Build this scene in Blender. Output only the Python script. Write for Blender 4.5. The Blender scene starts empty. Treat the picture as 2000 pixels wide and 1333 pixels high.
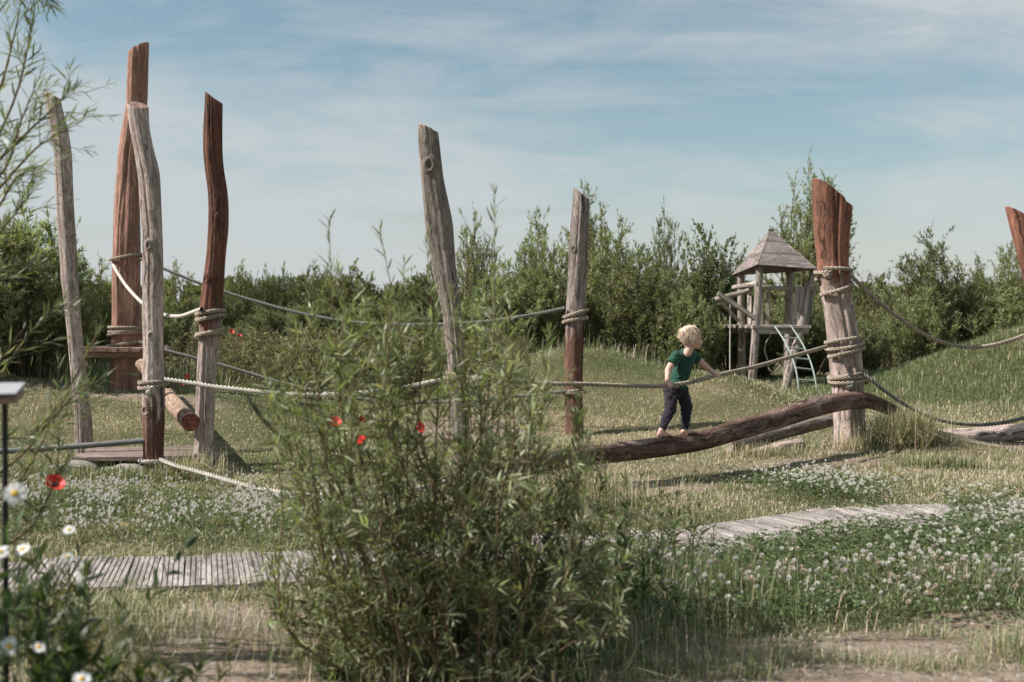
import bpy, bmesh, math, random
import numpy as np
from mathutils import Vector, Matrix

# ------------------------------------------------------------------ camera, sky, sun, exposure
SC = bpy.context.scene
COL = SC.collection
F, HZ, H = 2333.0, 600.0, 1.5          # focal length in photo pixels, horizon row, eye height (m)
cam = bpy.data.cameras.new('camera')
cam.lens = 42.0; cam.sensor_width = 36.0; cam.shift_y = -0.03325
cam.clip_start = 0.05; cam.clip_end = 3000
cam.dof.use_dof = True; cam.dof.focus_distance = 10.8; cam.dof.aperture_fstop = 2.6
co = bpy.data.objects.new('camera', cam); COL.objects.link(co)
co.location = (0, 0, H); co.rotation_euler = (math.radians(90), 0, 0)
SC.camera = co

SUN_EL, SUN_AZ = 45.0, -97.0           # azimuth clockwise from +Y (view direction): sun square on the left
saz, sel = math.radians(SUN_AZ), math.radians(SUN_EL)
sun_dir = Vector((math.sin(saz)*math.cos(sel), math.cos(saz)*math.cos(sel), math.sin(sel)))
W = bpy.data.worlds.new('World'); SC.world = W; W.use_nodes = True
nt = W.node_tree; N = nt.nodes; Lk = nt.links; N.clear()
def wn(t, **k):
    n = N.new(t)
    for a, b in k.items(): setattr(n, a, b)
    return n
sky = wn('ShaderNodeTexSky', sky_type='NISHITA', sun_disc=False)
sky.sun_elevation = sel; sky.sun_rotation = saz; sky.air_density = 1.1; sky.dust_density = 0.35; sky.ozone_density = 2.0
hsv = wn('ShaderNodeHueSaturation'); hsv.inputs['Hue'].default_value = 0.478; hsv.inputs['Saturation'].default_value = 0.86; hsv.inputs['Value'].default_value = 1.0
Lk.new(sky.outputs[0], hsv.inputs['Color'])
tc = wn('ShaderNodeTexCoord'); sep = wn('ShaderNodeSeparateXYZ'); Lk.new(tc.outputs['Generated'], sep.inputs[0])
def wm(op, a, b=None, c=None, clamp=False):
    n = wn('ShaderNodeMath', operation=op); n.use_clamp = clamp
    for i, v in enumerate((a, b, c)):
        if v is None: continue
        if isinstance(v, (int, float)): n.inputs[i].default_value = v
        else: Lk.new(v, n.inputs[i])
    return n.outputs[0]
dz = wm('ADD', wm('MAXIMUM', sep.outputs[2], 0.0), 0.32)
cu = wm('DIVIDE', sep.outputs[0], dz); cv = wm('DIVIDE', sep.outputs[1], dz)
cx = wn('ShaderNodeCombineXYZ'); Lk.new(cu, cx.inputs[0]); Lk.new(cv, cx.inputs[1])
def wnoise(rot, scale, loc, sc, det, rough, dist):
    m_ = wn('ShaderNodeMapping'); m_.inputs['Rotation'].default_value = (0, 0, math.radians(rot)); m_.inputs['Scale'].default_value = (*scale, 1); m_.inputs['Location'].default_value = (*loc, 0); Lk.new(cx.outputs[0], m_.inputs[0])
    n_ = wn('ShaderNodeTexNoise'); n_.inputs['Scale'].default_value = sc; n_.inputs['Detail'].default_value = det; n_.inputs['Roughness'].default_value = rough; n_.inputs['Distortion'].default_value = dist
    Lk.new(m_.outputs[0], n_.inputs['Vector']); return n_.outputs[0]
CLOUD = (18.5, 9.3)
nz = wm('ADD', wm('MULTIPLY', wnoise(-14, (-0.7, 1.0), CLOUD, 1.35, 6, 0.56, 0.5), 0.74), wm('MULTIPLY', wnoise(-20, (-0.9, 1.9), (1.3, 4.2), 3.0, 9, 0.64, 0.8), 0.26))
rp = wn('ShaderNodeValToRGB'); rp.color_ramp.elements[0].position = 0.415; rp.color_ramp.elements[1].position = 0.56
Lk.new(nz, rp.inputs[0])
hz_ = wm('SUBTRACT', 1.0, wm('DIVIDE', wm('MAXIMUM', sep.outputs[2], 0.0), 0.115), clamp=True)      # thin haze low over the horizon, all round
cf = wm('MAXIMUM', wm('MULTIPLY', rp.outputs[0], 0.85), wm('MULTIPLY', wm('POWER', hz_, 1.4), 0.97))
mixc = wn('ShaderNodeMix', data_type='RGBA'); Lk.new(cf, mixc.inputs[0]); Lk.new(hsv.outputs[0], mixc.inputs[6])
mixc.inputs[7].default_value = (6.0, 6.45, 6.65, 1)
bg = wn('ShaderNodeBackground'); bg.inputs['Strength'].default_value = 0.064
Lk.new(mixc.outputs[2], bg.inputs[0]); wo = wn('ShaderNodeOutputWorld'); Lk.new(bg.outputs[0], wo.inputs[0])
sl = bpy.data.lights.new('sun', 'SUN'); sl.energy = 5.0; sl.angle = math.radians(0.6); sl.color = (1.0, 0.945, 0.895)
so = bpy.data.objects.new('sun', sl); COL.objects.link(so); so.location = (-10, 5, 12)
so.rotation_euler = (-sun_dir).to_track_quat('-Z', 'Y').to_euler()
SC.view_settings.view_transform = 'Standard'; SC.view_settings.look = 'None'; SC.view_settings.gamma = 1.0
SC.view_settings.use_curve_mapping = False; SC.view_settings.exposure = 0.61
SC.render.engine = 'CYCLES'; SC.cycles.use_denoising = True
SC.cycles.max_bounces = 7; SC.cycles.transparent_max_bounces = 4
SC.render.use_persistent_data = False

# ------------------------------------------------------------------ helpers
rnd = random.Random(7)
def at(px, py, Y): return Vector(((px-1000)*Y/F, Y, H-(py-HZ)*Y/F))
def tag(o, label=None, cat=None, group=None, kind=None):
    if label: o['label'] = label
    if cat: o['category'] = cat
    if group: o['group'] = group
    if kind: o['kind'] = kind
    return o
def empty(name, loc=(0, 0, 0), rz=0, label=None, cat=None, group=None):
    o = bpy.data.objects.new(name, None); COL.objects.link(o); o.location = loc; o.rotation_euler = (0, 0, rz)
    o.empty_display_size = 0.1
    return tag(o, label, cat, group)
def link(name, me, parent=None):
    o = bpy.data.objects.new(name, me); COL.objects.link(o)
    if parent is not None: o.parent = parent
    return o
def mesh_np(name, V, T, mat, col=None, wc=None, smooth=False):
    """large mesh from numpy: V (n,3), T (m,k)"""
    V = np.asarray(V, dtype=np.float32); T = np.asarray(T, dtype=np.int32)
    me = bpy.data.meshes.new(name); k = T.shape[1]
    me.vertices.add(len(V)); me.vertices.foreach_set('co', V.ravel())
    me.loops.add(T.size); me.loops.foreach_set('vertex_index', T.ravel())
    me.polygons.add(len(T)); me.polygons.foreach_set('loop_start', np.arange(0, T.size, k, dtype=np.int32))
    if smooth: me.polygons.foreach_set('use_smooth', np.ones(len(T), dtype=bool))
    if col is not None:
        a = me.attributes.new('Col', 'FLOAT_COLOR', 'POINT'); c = np.ones((len(V), 4), dtype=np.float32); c[:, :3] = col
        a.data.foreach_set('color', c.ravel())
    if wc is not None:
        a = me.attributes.new('wc', 'FLOAT_VECTOR', 'POINT'); a.data.foreach_set('vector', np.asarray(wc, dtype=np.float32).ravel())
    me.update(calc_edges=True); me.materials.append(mat)
    return me
def mesh_py(name, V, Fc, mat, wc=None, smooth=False):
    me = bpy.data.meshes.new(name); me.from_pydata([tuple(v) for v in V], [], Fc); me.materials.append(mat)
    if smooth: me.polygons.foreach_set('use_smooth', np.ones(len(me.polygons), dtype=bool))
    if wc is not None:
        a = me.attributes.new('wc', 'FLOAT_VECTOR', 'POINT'); a.data.foreach_set('vector', np.asarray(wc, dtype=np.float32).ravel())
    me.update(); return me
def unit(a): return a/np.maximum(np.linalg.norm(a, axis=-1, keepdims=True), 1e-9)
def catmull(P, n):
    P = np.array([tuple(p) for p in P], float); P = np.vstack([2*P[0]-P[1], P, 2*P[-1]-P[-2]])
    m = len(P)-3; t = np.linspace(0, m-1e-6, n); i = t.astype(int); u = (t-i)[:, None]
    a, b, c, d = P[i], P[i+1], P[i+2], P[i+3]
    return 0.5*((2*b)+(c-a)*u+(2*a-5*b+4*c-d)*u**2+(3*b-a-3*c+d)*u**3)
def resample(P, step):
    d = np.r_[0, np.cumsum(np.linalg.norm(np.diff(P, axis=0), axis=1))]; n = max(2, int(d[-1]/step)+1)
    s = np.linspace(0, d[-1], n); return np.stack([np.interp(s, d, P[:, k]) for k in range(3)], 1), s
def frames(P, ref=None):
    T = np.gradient(P, axis=0); T = unit(T); n = len(P); A = np.zeros_like(P)
    r = np.array(ref if ref is not None else ((1, 0, 0) if abs(T[0, 0]) < 0.8 else (0, 0, 1)), float)
    for i in range(n):
        r = r-T[i]*np.dot(r, T[i]); r = r/np.linalg.norm(r); A[i] = r
    return T, A, np.cross(T, A)

# ------------------------------------------------------------------ materials
def newmat(name):
    m = bpy.data.materials.new(name); m.use_nodes = True; t = m.node_tree; t.nodes.clear()
    out = t.nodes.new('ShaderNodeOutputMaterial'); b = t.nodes.new('ShaderNodeBsdfPrincipled'); t.links.new(b.outputs[0], out.inputs[0])
    b.inputs['Specular IOR Level'].default_value = 0.25
    return m, t, b, out
class NB:
    def __init__(s, t): s.t = t
    def n(s, typ, **k):
        n = s.t.nodes.new(typ)
        for a, b in k.items():
            if a.startswith('i_'): n.inputs[a[2:].replace('_', ' ')].default_value = b
            else: setattr(n, a, b)
        return n
    def l(s, a, b): s.t.links.new(a, b)
    def noise(s, vec, scale, detail=4, rough=0.55, mscale=None, loc=(0, 0, 0)):
        if mscale is not None:
            m = s.n('ShaderNodeMapping'); m.inputs['Scale'].default_value = mscale; m.inputs['Location'].default_value = loc; s.l(vec, m.inputs[0]); vec = m.outputs[0]
        n = s.n('ShaderNodeTexNoise'); n.inputs['Scale'].default_value = scale; n.inputs['Detail'].default_value = detail; n.inputs['Roughness'].default_value = rough
        s.l(vec, n.inputs['Vector']); return n.outputs[0]
    def ramp(s, f, stops):
        r = s.n('ShaderNodeValToRGB'); e = r.color_ramp.elements
        while len(e) < len(stops): e.new(0.5)
        for i, (p, c) in enumerate(stops):
            e[i].position = p; e[i].color = (c, c, c, 1) if isinstance(c, (int, float)) else (*c, 1)
        s.l(f, r.inputs[0]); return r.outputs[0]
    def mix(s, f, a, b, mode='MIX'):
        m = s.n('ShaderNodeMix', data_type='RGBA', blend_type=mode)
        for i, v in ((0, f), (6, a), (7, b)):
            if isinstance(v, (int, float)): m.inputs[i].default_value = v
            elif isinstance(v, tuple): m.inputs[i].default_value = (*v, 1)
            else: s.l(v, m.inputs[i])
        return m.outputs[2]
    def math(s, op, a, b=None):
        n = s.n('ShaderNodeMath', operation=op)
        for i, v in enumerate((a, b)):
            if v is None: continue
            if isinstance(v, (int, float)): n.inputs[i].default_value = v
            else: s.l(v, n.inputs[i])
        return n.outputs[0]
    def attr(s, name): return s.n('ShaderNodeAttribute', attribute_name=name)
    def bump(s, h, st, dist, b):
        n = s.n('ShaderNodeBump'); n.inputs['Strength'].default_value = st; n.inputs['Distance'].default_value = dist; s.l(h, n.inputs['Height']); s.l(n.outputs[0], b.inputs['Normal'])

GREY = (0.50, 0.405, 0.362); RED = (0.19, 0.098, 0.073); TAN = (0.38, 0.215, 0.160); DARK = (0.135, 0.092, 0.075)
WOODS = {}
def wood(name, a, b=None, split=0.0, edge=0.22, bump=0.75, crack=0.8, dirt=0.55, patch=None):
    """weathered wood read along the 'wc' attribute (x, y across the grain, z along it); a above the split, b below"""
    m, t, bs, out = newmat(name); k = NB(t); at_ = k.attr('wc'); v = at_.outputs['Vector']
    oi = k.n('ShaderNodeObjectInfo'); vm = k.n('ShaderNodeVectorMath', operation='ADD'); k.l(v, vm.inputs[0]); k.l(oi.outputs['Random'], vm.inputs[1]); vv = vm.outputs[0]
    wn_ = k.n('ShaderNodeTexNoise'); wn_.inputs['Scale'].default_value = 5.0; wn_.inputs['Detail'].default_value = 3; k.l(vv, wn_.inputs['Vector']); ws = k.n('ShaderNodeVectorMath', operation='SUBTRACT'); k.l(wn_.outputs['Color'], ws.inputs[0]); ws.inputs[1].default_value = (0.5, 0.5, 0.5)
    wsc = k.n('ShaderNodeVectorMath', operation='SCALE'); k.l(ws.outputs[0], wsc.inputs[0]); wsc.inputs['Scale'].default_value = 0.11; wa_ = k.n('ShaderNodeVectorMath', operation='ADD'); k.l(vv, wa_.inputs[0]); k.l(wsc.outputs[0], wa_.inputs[1]); vv = wa_.outputs[0]
    mott = k.noise(vv, 1.0, 6, 0.68, (26, 26, 11), (2, 6, 3))
    fine = k.noise(vv, 1.0, 5, 0.62, (55, 55, 2.6)); mid = k.noise(vv, 1.0, 4, 0.6, (16, 16, 1.1), (3, 1, 7)); big = k.noise(vv, 1.0, 3, 0.5, (4, 4, 1.6), (9, 2, 4))
    ck = k.noise(vv, 1.0, 4, 0.55, (24, 24, 0.8), (5, 8, 2)); speck = k.noise(vv, 1.0, 5, 0.7, (70, 70, 32), (1, 4, 8))
    base = a
    if b is not None:
        sp = k.n('ShaderNodeSeparateXYZ'); k.l(v, sp.inputs[0])
        f = k.math('ADD', k.math('DIVIDE', k.math('SUBTRACT', sp.outputs[2], split), edge), k.math('MULTIPLY', k.math('SUBTRACT', mid, 0.5), 6.0))
        n = k.n('ShaderNodeClamp'); k.l(k.math('ADD', f, 0.5), n.inputs[0]); base = k.mix(n.outputs[0], b, a)
    base2 = k.mix(1.0, base, k.ramp(fine, [(0.25, 0.35), (0.5, 0.9), (0.75, 1.45)]), 'MULTIPLY')
    base2 = k.mix(1.0, base2, k.ramp(mid, [(0.3, 0.55), (0.7, 1.35)]), 'MULTIPLY')
    base2 = k.mix(1.0, base2, k.ramp(big, [(0.3, (0.72, 0.70, 0.68)), (0.7, (1.14, 1.13, 1.12))]), 'MULTIPLY')
    base2 = k.mix(k.math('MULTIPLY', k.ramp(speck, [(0.55, 0.0), (0.7, 1.0)]), dirt), base2, (0.05, 0.042, 0.036))
    if patch is not None: base2 = k.mix(k.math('MULTIPLY', k.ramp(k.noise(vv, 1.0, 6, 0.7, (9, 9, 3.0), (7, 7, 1)), [(0.50, 0.0), (0.62, 1.0)]), 0.8), base2, patch)
    base2 = k.mix(k.math('MULTIPLY', k.ramp(mott, [(0.50, 0.0), (0.66, 1.0)]), dirt*0.9), base2, (0.085, 0.068, 0.058))
    cr = k.ramp(ck, [(0.33, 1.0), (0.39, 0.0)])
    col = k.mix(k.math('MULTIPLY', cr, crack), base2, (0.028, 0.021, 0.017))
    k.l(col, bs.inputs['Base Color']); bs.inputs['Roughness'].default_value = 0.82; bs.inputs['Specular IOR Level'].default_value = 0.15
    h = k.math('ADD', k.math('MULTIPLY', fine, 0.6), k.math('SUBTRACT', k.math('MULTIPLY', mid, 0.9), k.math('MULTIPLY', cr, 0.9)))
    k.bump(h, bump, 0.02, bs); return m
M_GREY = wood('weathered_grey_wood', GREY); M_LOG = wood('dark_brown_log', (0.150, 0.088, 0.068), bump=1.0, patch=(0.30, 0.225, 0.19)); M_OLD = wood('old_grey_log', (0.15, 0.122, 0.105), bump=1.0, patch=(0.24, 0.21, 0.185)); M_TOWER = wood('tower_wood', (0.42, 0.365, 0.32), dirt=0.35)
M_PLANK = wood('old_plank', (0.27, 0.215, 0.185)); M_REDPLANK = wood('stained_plank', (0.46, 0.31, 0.235), crack=0.4); M_BEAM = wood('beam_wood', (0.40, 0.28, 0.21), bump=0.35, crack=0.5, dirt=0.2)
M_ENDRED = wood('red_end_grain', (0.26, 0.10, 0.07)); M_ROOF = wood('roof_board', (0.27, 0.23, 0.215), bump=0.3, crack=0.4)
M_PALE2 = wood('weathered_end_grain', (0.30, 0.20, 0.16)); M_PALE = wood('pale_cut_wood', (0.42, 0.36, 0.30)); M_DECK = wood('decking', (0.37, 0.335, 0.315), bump=0.3, crack=0.3, dirt=0.35)

def rope_mat(name, c):
    m, t, b, out = newmat(name); k = NB(t); tcn = k.n('ShaderNodeTexCoord')
    n = k.noise(tcn.outputs['Object'], 9, 4); n2 = k.noise(tcn.outputs['Object'], 160, 3)
    col = k.mix(1.0, c, k.ramp(n, [(0.3, 0.72), (0.7, 1.15)]), 'MULTIPLY'); col = k.mix(1.0, col, k.ramp(n2, [(0.3, 0.7), (0.7, 1.15)]), 'MULTIPLY')
    k.l(col, b.inputs['Base Color']); b.inputs['Roughness'].default_value = 0.9; k.bump(n2, 0.5, 0.004, b); return m
M_ROPE = rope_mat('hemp_rope', (0.36, 0.30, 0.235)); M_ROPEW = rope_mat('pale_rope', (0.52, 0.48, 0.42)); M_ROPED = rope_mat('dark_rope', (0.17, 0.17, 0.15))

def leaf_mat(name, tint=(1, 1, 1), trans=0.3, rough=0.5):
    m, t, b, out = newmat(name); k = NB(t); a = k.attr('Col'); oi = k.n('ShaderNodeObjectInfo')
    h = k.n('ShaderNodeHueSaturation'); k.l(k.math('ADD', k.math('MULTIPLY', oi.outputs['Random'], 0.034), 0.480), h.inputs['Hue'])
    k.l(k.math('ADD', k.math('MULTIPLY', k.math('FRACT', k.math('MULTIPLY', oi.outputs['Random'], 7.3)), 0.5), 0.80), h.inputs['Value']); h.inputs['Saturation'].default_value = 0.9; k.l(k.mix(1.0, a.outputs['Color'], tint, 'MULTIPLY'), h.inputs['Color'])
    k.l(h.outputs[0], b.inputs['Base Color']); b.inputs['Roughness'].default_value = rough; b.inputs['Specular IOR Level'].default_value = 0.3
    tr = k.n('ShaderNodeBsdfTranslucent'); k.l(k.mix(1.0, h.outputs[0], (1.25, 1.35, 0.6), 'MULTIPLY'), tr.inputs['Color'])
    mx = k.n('ShaderNodeMixShader'); mx.inputs[0].default_value = trans; k.l(b.outputs[0], mx.inputs[1]); k.l(tr.outputs[0], mx.inputs[2]); k.l(mx.outputs[0], out.inputs[0]); return m
M_LEAF = leaf_mat('willow_leaf', trans=0.33, rough=0.42); M_GRASS = leaf_mat('grass_blade', trans=0.25, rough=0.6); M_TREELEAF = leaf_mat('shrub_leaf', trans=0.36)
def plain(name, c, rough=0.6, metal=0.0, var=0.25, scale=20, bump=0.0, spec=0.25):
    m, t, b, out = newmat(name); k = NB(t); tcn = k.n('ShaderNodeTexCoord'); n = k.noise(tcn.outputs['Object'], scale, 4)
    k.l(k.mix(1.0, c, k.ramp(n, [(0.3, 1-var), (0.7, 1+var)]), 'MULTIPLY'), b.inputs['Base Color']); b.inputs['Roughness'].default_value = rough; b.inputs['Metallic'].default_value = metal
    b.inputs['Specular IOR Level'].default_value = spec
    if bump: k.bump(n, bump, 0.01, b)
    return m
M_STEM = plain('green_stem', (0.10, 0.10, 0.045)); M_BARK = plain('bark', (0.11, 0.085, 0.06), 0.9, bump=0.5); M_TWIG = plain('twig', (0.15, 0.105, 0.06), 0.8)
M_WHITE = plain('white_petal', (0.66, 0.66, 0.63), 0.6, var=0.08); M_CLOVER, _t, _b, _o = newmat('clover_floret'); k = NB(_t); oi = k.n('ShaderNodeObjectInfo'); tg = k.n('ShaderNodeTexCoord')
k.l(k.mix(k.ramp(k.math('ADD', k.math('MULTIPLY', oi.outputs['Random'], 0.6), k.math('MULTIPLY', k.noise(tg.outputs['Object'], 7, 3), 0.6)), [(0.55, 0.0), (0.85, 1.0)]), (0.60, 0.58, 0.52), (0.46, 0.36, 0.26)), _b.inputs['Base Color']); _b.inputs['Roughness'].default_value = 0.8; M_YEL = plain('yellow_disc', (0.55, 0.33, 0.04)); M_POPPY = plain('poppy_petal', (0.55, 0.03, 0.02), 0.5, var=0.2)
M_BLACK = plain('black_metal', (0.02, 0.02, 0.022), 0.45); M_PLATE = plain('sign_plate', (0.33, 0.33, 0.34), 0.4, var=0.05); M_PLATEB = plain('sign_back', (0.28, 0.2, 0.17), 0.6)
M_STEEL = plain('galvanised_steel', (0.27, 0.31, 0.28), 0.55, metal=0.3, var=0.08); M_STONE = plain('pale_stone', (0.27, 0.245, 0.22), 0.95, scale=9, bump=0.6)
M_GREYBAR = plain('grey_bar', (0.15, 0.15, 0.14), 0.7)
M_SKIN = plain('skin', (0.56, 0.345, 0.27), 0.55, var=0.06, scale=30, spec=0.35); M_EYE = plain('eye', (0.03, 0.025, 0.02), 0.2); M_LIP = plain('lip', (0.42, 0.18, 0.15), 0.5)
M_HAIR = plain('blond_hair', (0.74, 0.61, 0.48), 0.45, var=0.3, scale=60)
def cloth(name, c):
    m, t, b, out = newmat(name); k = NB(t); tcn = k.n('ShaderNodeTexCoord'); n = k.noise(tcn.outputs['Object'], 14, 3); w = k.noise(tcn.outputs['Object'], 400, 2)
    k.l(k.mix(1.0, c, k.ramp(n, [(0.3, 0.8), (0.7, 1.15)]), 'MULTIPLY'), b.inputs['Base Color']); b.inputs['Roughness'].default_value = 0.95; b.inputs['Sheen Weight'].default_value = 0.08
    k.bump(k.math('ADD', k.math('MULTIPLY', n, 1.0), k.math('MULTIPLY', w, 0.1)), 0.55, 0.03, b); return m
M_SHIRT = cloth('green_cotton', (0.022, 0.072, 0.048)); M_PANTS = cloth('dark_navy_cotton', (0.025, 0.021, 0.029))

# ------------------------------------------------------------------ ground
MOUNDS = [(0.95, 17.6, 0.88, 1.9, 2.0), (2.9, 15.9, 0.42, 1.05, 1.3), (9.6, 19.6, 1.30, 2.9, 2.9), (4.35, 12.75, 0.20, 0.6, 0.6), (-7.5, 15.5, 0.25, 2.5, 2.5),
          (-1.5, 3.0, 0.12, 0.5, 0.6)]
def sstep(a, b, x): u = np.clip((x-a)/(b-a), 0, 1); return u*u*(3-2*u)
def gz(x, y):
    x = np.asarray(x, float); y = np.asarray(y, float); z = np.zeros(np.broadcast(x, y).shape)
    for cx_, cy_, h, sx, sy in MOUNDS: z = z+h*np.exp(-((x-cx_)/sx)**2-((y-cy_)/sy)**2)
    z = z+0.30*sstep(11.5, 16, y)*sstep(-1.6, -4.0, x)*sstep(60, 30, y)
    z = z+0.012*np.sin(x*2.3+y*1.1)+0.010*np.sin(x*1.1-y*2.9+1)+0.006*np.sin(x*6.1+y*5.3)
    return z
def gzf(x, y): return float(gz(x, y))
def fbm(x, y, s, seed=0):
    r = np.random.default_rng(seed); v = np.zeros(np.shape(x)); a = 1.0
    for o in range(5):
        for _ in range(3):
            th = r.uniform(0, 6.28); v = v+a*np.sin((x*math.cos(th)+y*math.sin(th))*s*r.uniform(0.7, 1.3)+r.uniform(0, 6.28))
        a *= 0.55; s *= 1.9
    return v/3.0
def ell(x, y, cx_, cy_, rx, ry, soft=0.35): return sstep(1+soft, 1-soft, np.sqrt(((x-cx_)/rx)**2+((y-cy_)/ry)**2))
def soil_map(x, y):
    n = fbm(x, y, 2.6, 3)*0.35
    s = np.zeros(np.shape(x))
    s = np.maximum(s, ell(x, y, -1.30, 5.15, 0.62+n*0.2, 0.95)); s = np.maximum(s, ell(x, y, 0.6, 4.55, 3.2, 0.62+n*0.35)); s = np.maximum(s, ell(x, y, 1.45, 4.8, 1.5, 0.62+n*0.5)*0.88); s = np.maximum(s, ell(x, y, 2.4, 5.75, 0.45, 0.22)*0.9)
    sp_ = fbm(x, y, 1.9, 31)+0.6*fbm(x, y, 5.0, 32); s = np.maximum(s, 0.42*sstep(0.55, 1.0, sp_)*sstep(8.6, 9.4, y)*sstep(17, 15, y)); s = np.maximum(s, ell(x, y, 1.9, 11.2, 1.6, 0.35)*0.45); s = np.maximum(s, ell(x, y, 3.55, 12.3, 0.5, 0.3)*0.8); s = np.maximum(s, ell(x, y, 0.7, 9.95, 0.95, 0.55)); s = np.maximum(s, ell(x, y, -0.55, 14.2, 0.9, 1.0)*0.9); s = np.maximum(s, ell(x, y, 5.6, 12.8, 1.7, 0.42)*0.95)
    s = np.maximum(s, ell(x, y, 3.2, 11.5, 1.0, 0.25)*0.6); s = np.maximum(s, ell(x, y, -4.6, 15.2, 1.0, 0.35)*0.6); s = np.maximum(s, ell(x, y, 3.2, 5.0, 0.7, 0.35)*0.8)
    return np.clip(s+n*0.35*(s > 0.02), 0, 1)
def dry_map(x, y):
    d = 0.38+0.26*sstep(-1.0, 1.0, x)*sstep(8.3, 9.6, y)*sstep(17.5, 15, y)+0.16*sstep(6.2, 5.0, y)
    d = d-0.30*ell(x, y, 9.6, 19.0, 5.0, 4.0)-0.2*ell(x, y, 0.9, 17.5, 2.4, 2.4)-0.1*ell(x, y, 1.2, 6.9, 2.4, 1.2)
    return np.clip(d+fbm(x, y, 1.5, 11)*0.30+fbm(x, y, 5.5, 12)*0.15, 0.02, 0.95)

def axis(lo, hi, st, far, neg):
    a = np.arange(lo, hi+1e-6, st); g = [hi]; s = st
    while g[-1] < far: s *= 1.35; g.append(g[-1]+s)
    h = [lo]; s = st
    while h[-1] > neg: s *= 1.35; h.append(h[-1]-s)
    return np.r_[np.array(h[1:])[::-1], a, np.array(g[1:])]
gx = axis(-13, 13, 0.13, 900, -900); gy = axis(3, 26, 0.13, 1500, -40)
X, Yg = np.meshgrid(gx, gy); Z = gz(X, Yg); nx, ny = len(gx), len(gy)
idx = np.arange(nx*ny).reshape(ny, nx); Q = np.stack([idx[:-1, :-1], idx[:-1, 1:], idx[1:, 1:], idx[1:, :-1]], -1).reshape(-1, 4)
m, t, b, out = newmat('meadow_ground'); k = NB(t); a = k.attr('Col'); tcn = k.n('ShaderNodeTexCoord'); sepc = k.n('ShaderNodeSeparateColor'); k.l(a.outputs['Color'], sepc.inputs[0])
o_ = tcn.outputs['Object']; nA = k.noise(o_, 3.0, 6, 0.6); nB_ = k.noise(o_, 26, 5, 0.65); nC = k.noise(o_, 140, 4, 0.6)
soilc = k.mix(k.ramp(nA, [(0.35, 0.0), (0.65, 1.0)]), (0.21, 0.155, 0.112), (0.33, 0.265, 0.205)); soilc = k.mix(1.0, soilc, k.ramp(nB_, [(0.3, 0.62), (0.65, 1.15)]), 'MULTIPLY')
soilc = k.mix(k.ramp(nC, [(0.56, 0.0), (0.66, 1.0)]), soilc, (0.40, 0.35, 0.29))
grn = k.mix(sepc.outputs[1], (0.095, 0.105, 0.045), (0.26, 0.215, 0.13)); grn = k.mix(1.0, grn, k.ramp(nB_, [(0.3, 0.55), (0.7, 1.2)]), 'MULTIPLY'); grn = k.mix(1.0, grn, k.ramp(nC, [(0.3, 0.6), (0.7, 1.2)]), 'MULTIPLY')
edge_ = k.math('ADD', sepc.outputs[0], k.math('MULTIPLY', k.math('SUBTRACT', nB_, 0.5), 0.9))
k.l(k.mix(k.ramp(edge_, [(0.35, 0.0), (0.6, 1.0)]), grn, soilc), b.inputs['Base Color']); b.inputs['Roughness'].default_value = 0.95; b.inputs['Specular IOR Level'].default_value = 0.1
k.bump(k.math('ADD', nB_, k.math('MULTIPLY', nC, 0.5)), 0.7, 0.03, b)
Xf, Yf = X.ravel(), Yg.ravel()
gcol = np.stack([soil_map(Xf, Yf), dry_map(Xf, Yf), np.zeros(len(Xf))], 1)
g = link('ground', mesh_np('ground', np.stack([Xf, Yf, Z.ravel()], 1), Q, m, col=gcol, smooth=True)); tag(g, 'grassy meadow ground with bare sandy patches and low mounds', 'ground', kind='structure')

# boardwalk: a curving path of grooved planks
BW = catmull([(-5.2, 5.9, 0), (-2.6, 6.5, 0), (-1.4, 6.8, 0), (1.1, 7.5, 0), (2.4, 8.25, 0), (3.3, 8.55, 0), (5.8, 8.9, 0)], 200); BWr, _s = resample(BW, 0.146)
def bw_dist(x, y):
    d = np.full(np.shape(x), 9.0)
    for p in BWr: d = np.minimum(d, np.hypot(x-p[0], y-p[1]))
    return d
bw = tag(empty('boardwalk', (0, 7, 0), label='weathered grey boardwalk of grooved planks curving through the grass', cat='boardwalk'), kind='structure')
def groove_plank(L=0.80, Wd=0.1415, T=0.032, ng=5):
    pr = [(-Wd/2, -T), (-Wd/2, -0.003), (-Wd/2+0.003, 0)]
    for i in range(ng):
        c = -Wd/2+(i+0.5+0.0)*Wd/ng+Wd/ng/2 if i < ng-1 else None
        if c is None: continue
        pr += [(c-0.0042, 0), (c-0.0028, -0.008), (c+0.0028, -0.008), (c+0.0042, 0)]
    pr += [(Wd/2-0.003, 0), (Wd/2, -0.003), (Wd/2, -T)]
    n = len(pr); V = [(x, s*L/2, z) for s in (-1, 1) for x, z in pr]; Fc = [(i, i+1, n+i+1, n+i) for i in range(n-1)]+[(n-1, 0, n, 2*n-1), tuple(range(n))[::-1], tuple(range(n, 2*n))]
    return V, Fc
pm = []
for q in range(4):
    V, Fc = groove_plank(); pm.append(mesh_py('plank', V, Fc, M_DECK, wc=[(x+q*3.1, z, y+q*5) for x, y, z in V]))
bwT = unit(np.gradient(BWr, axis=0))
for i, p in enumerate(BWr):
    o = link('plank', pm[i % 4], bw); an = math.atan2(bwT[i][1], bwT[i][0]); z = gzf(p[0], p[1])+0.045
    o.location = Vector((p[0]+rnd.uniform(-.002, .002), p[1]-7+rnd.uniform(-.018, .018), z+rnd.uniform(-.004, .004))); o.rotation_euler = (rnd.uniform(-.01, .01), rnd.uniform(-.02, .02), an+rnd.uniform(-.012, .012))

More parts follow.
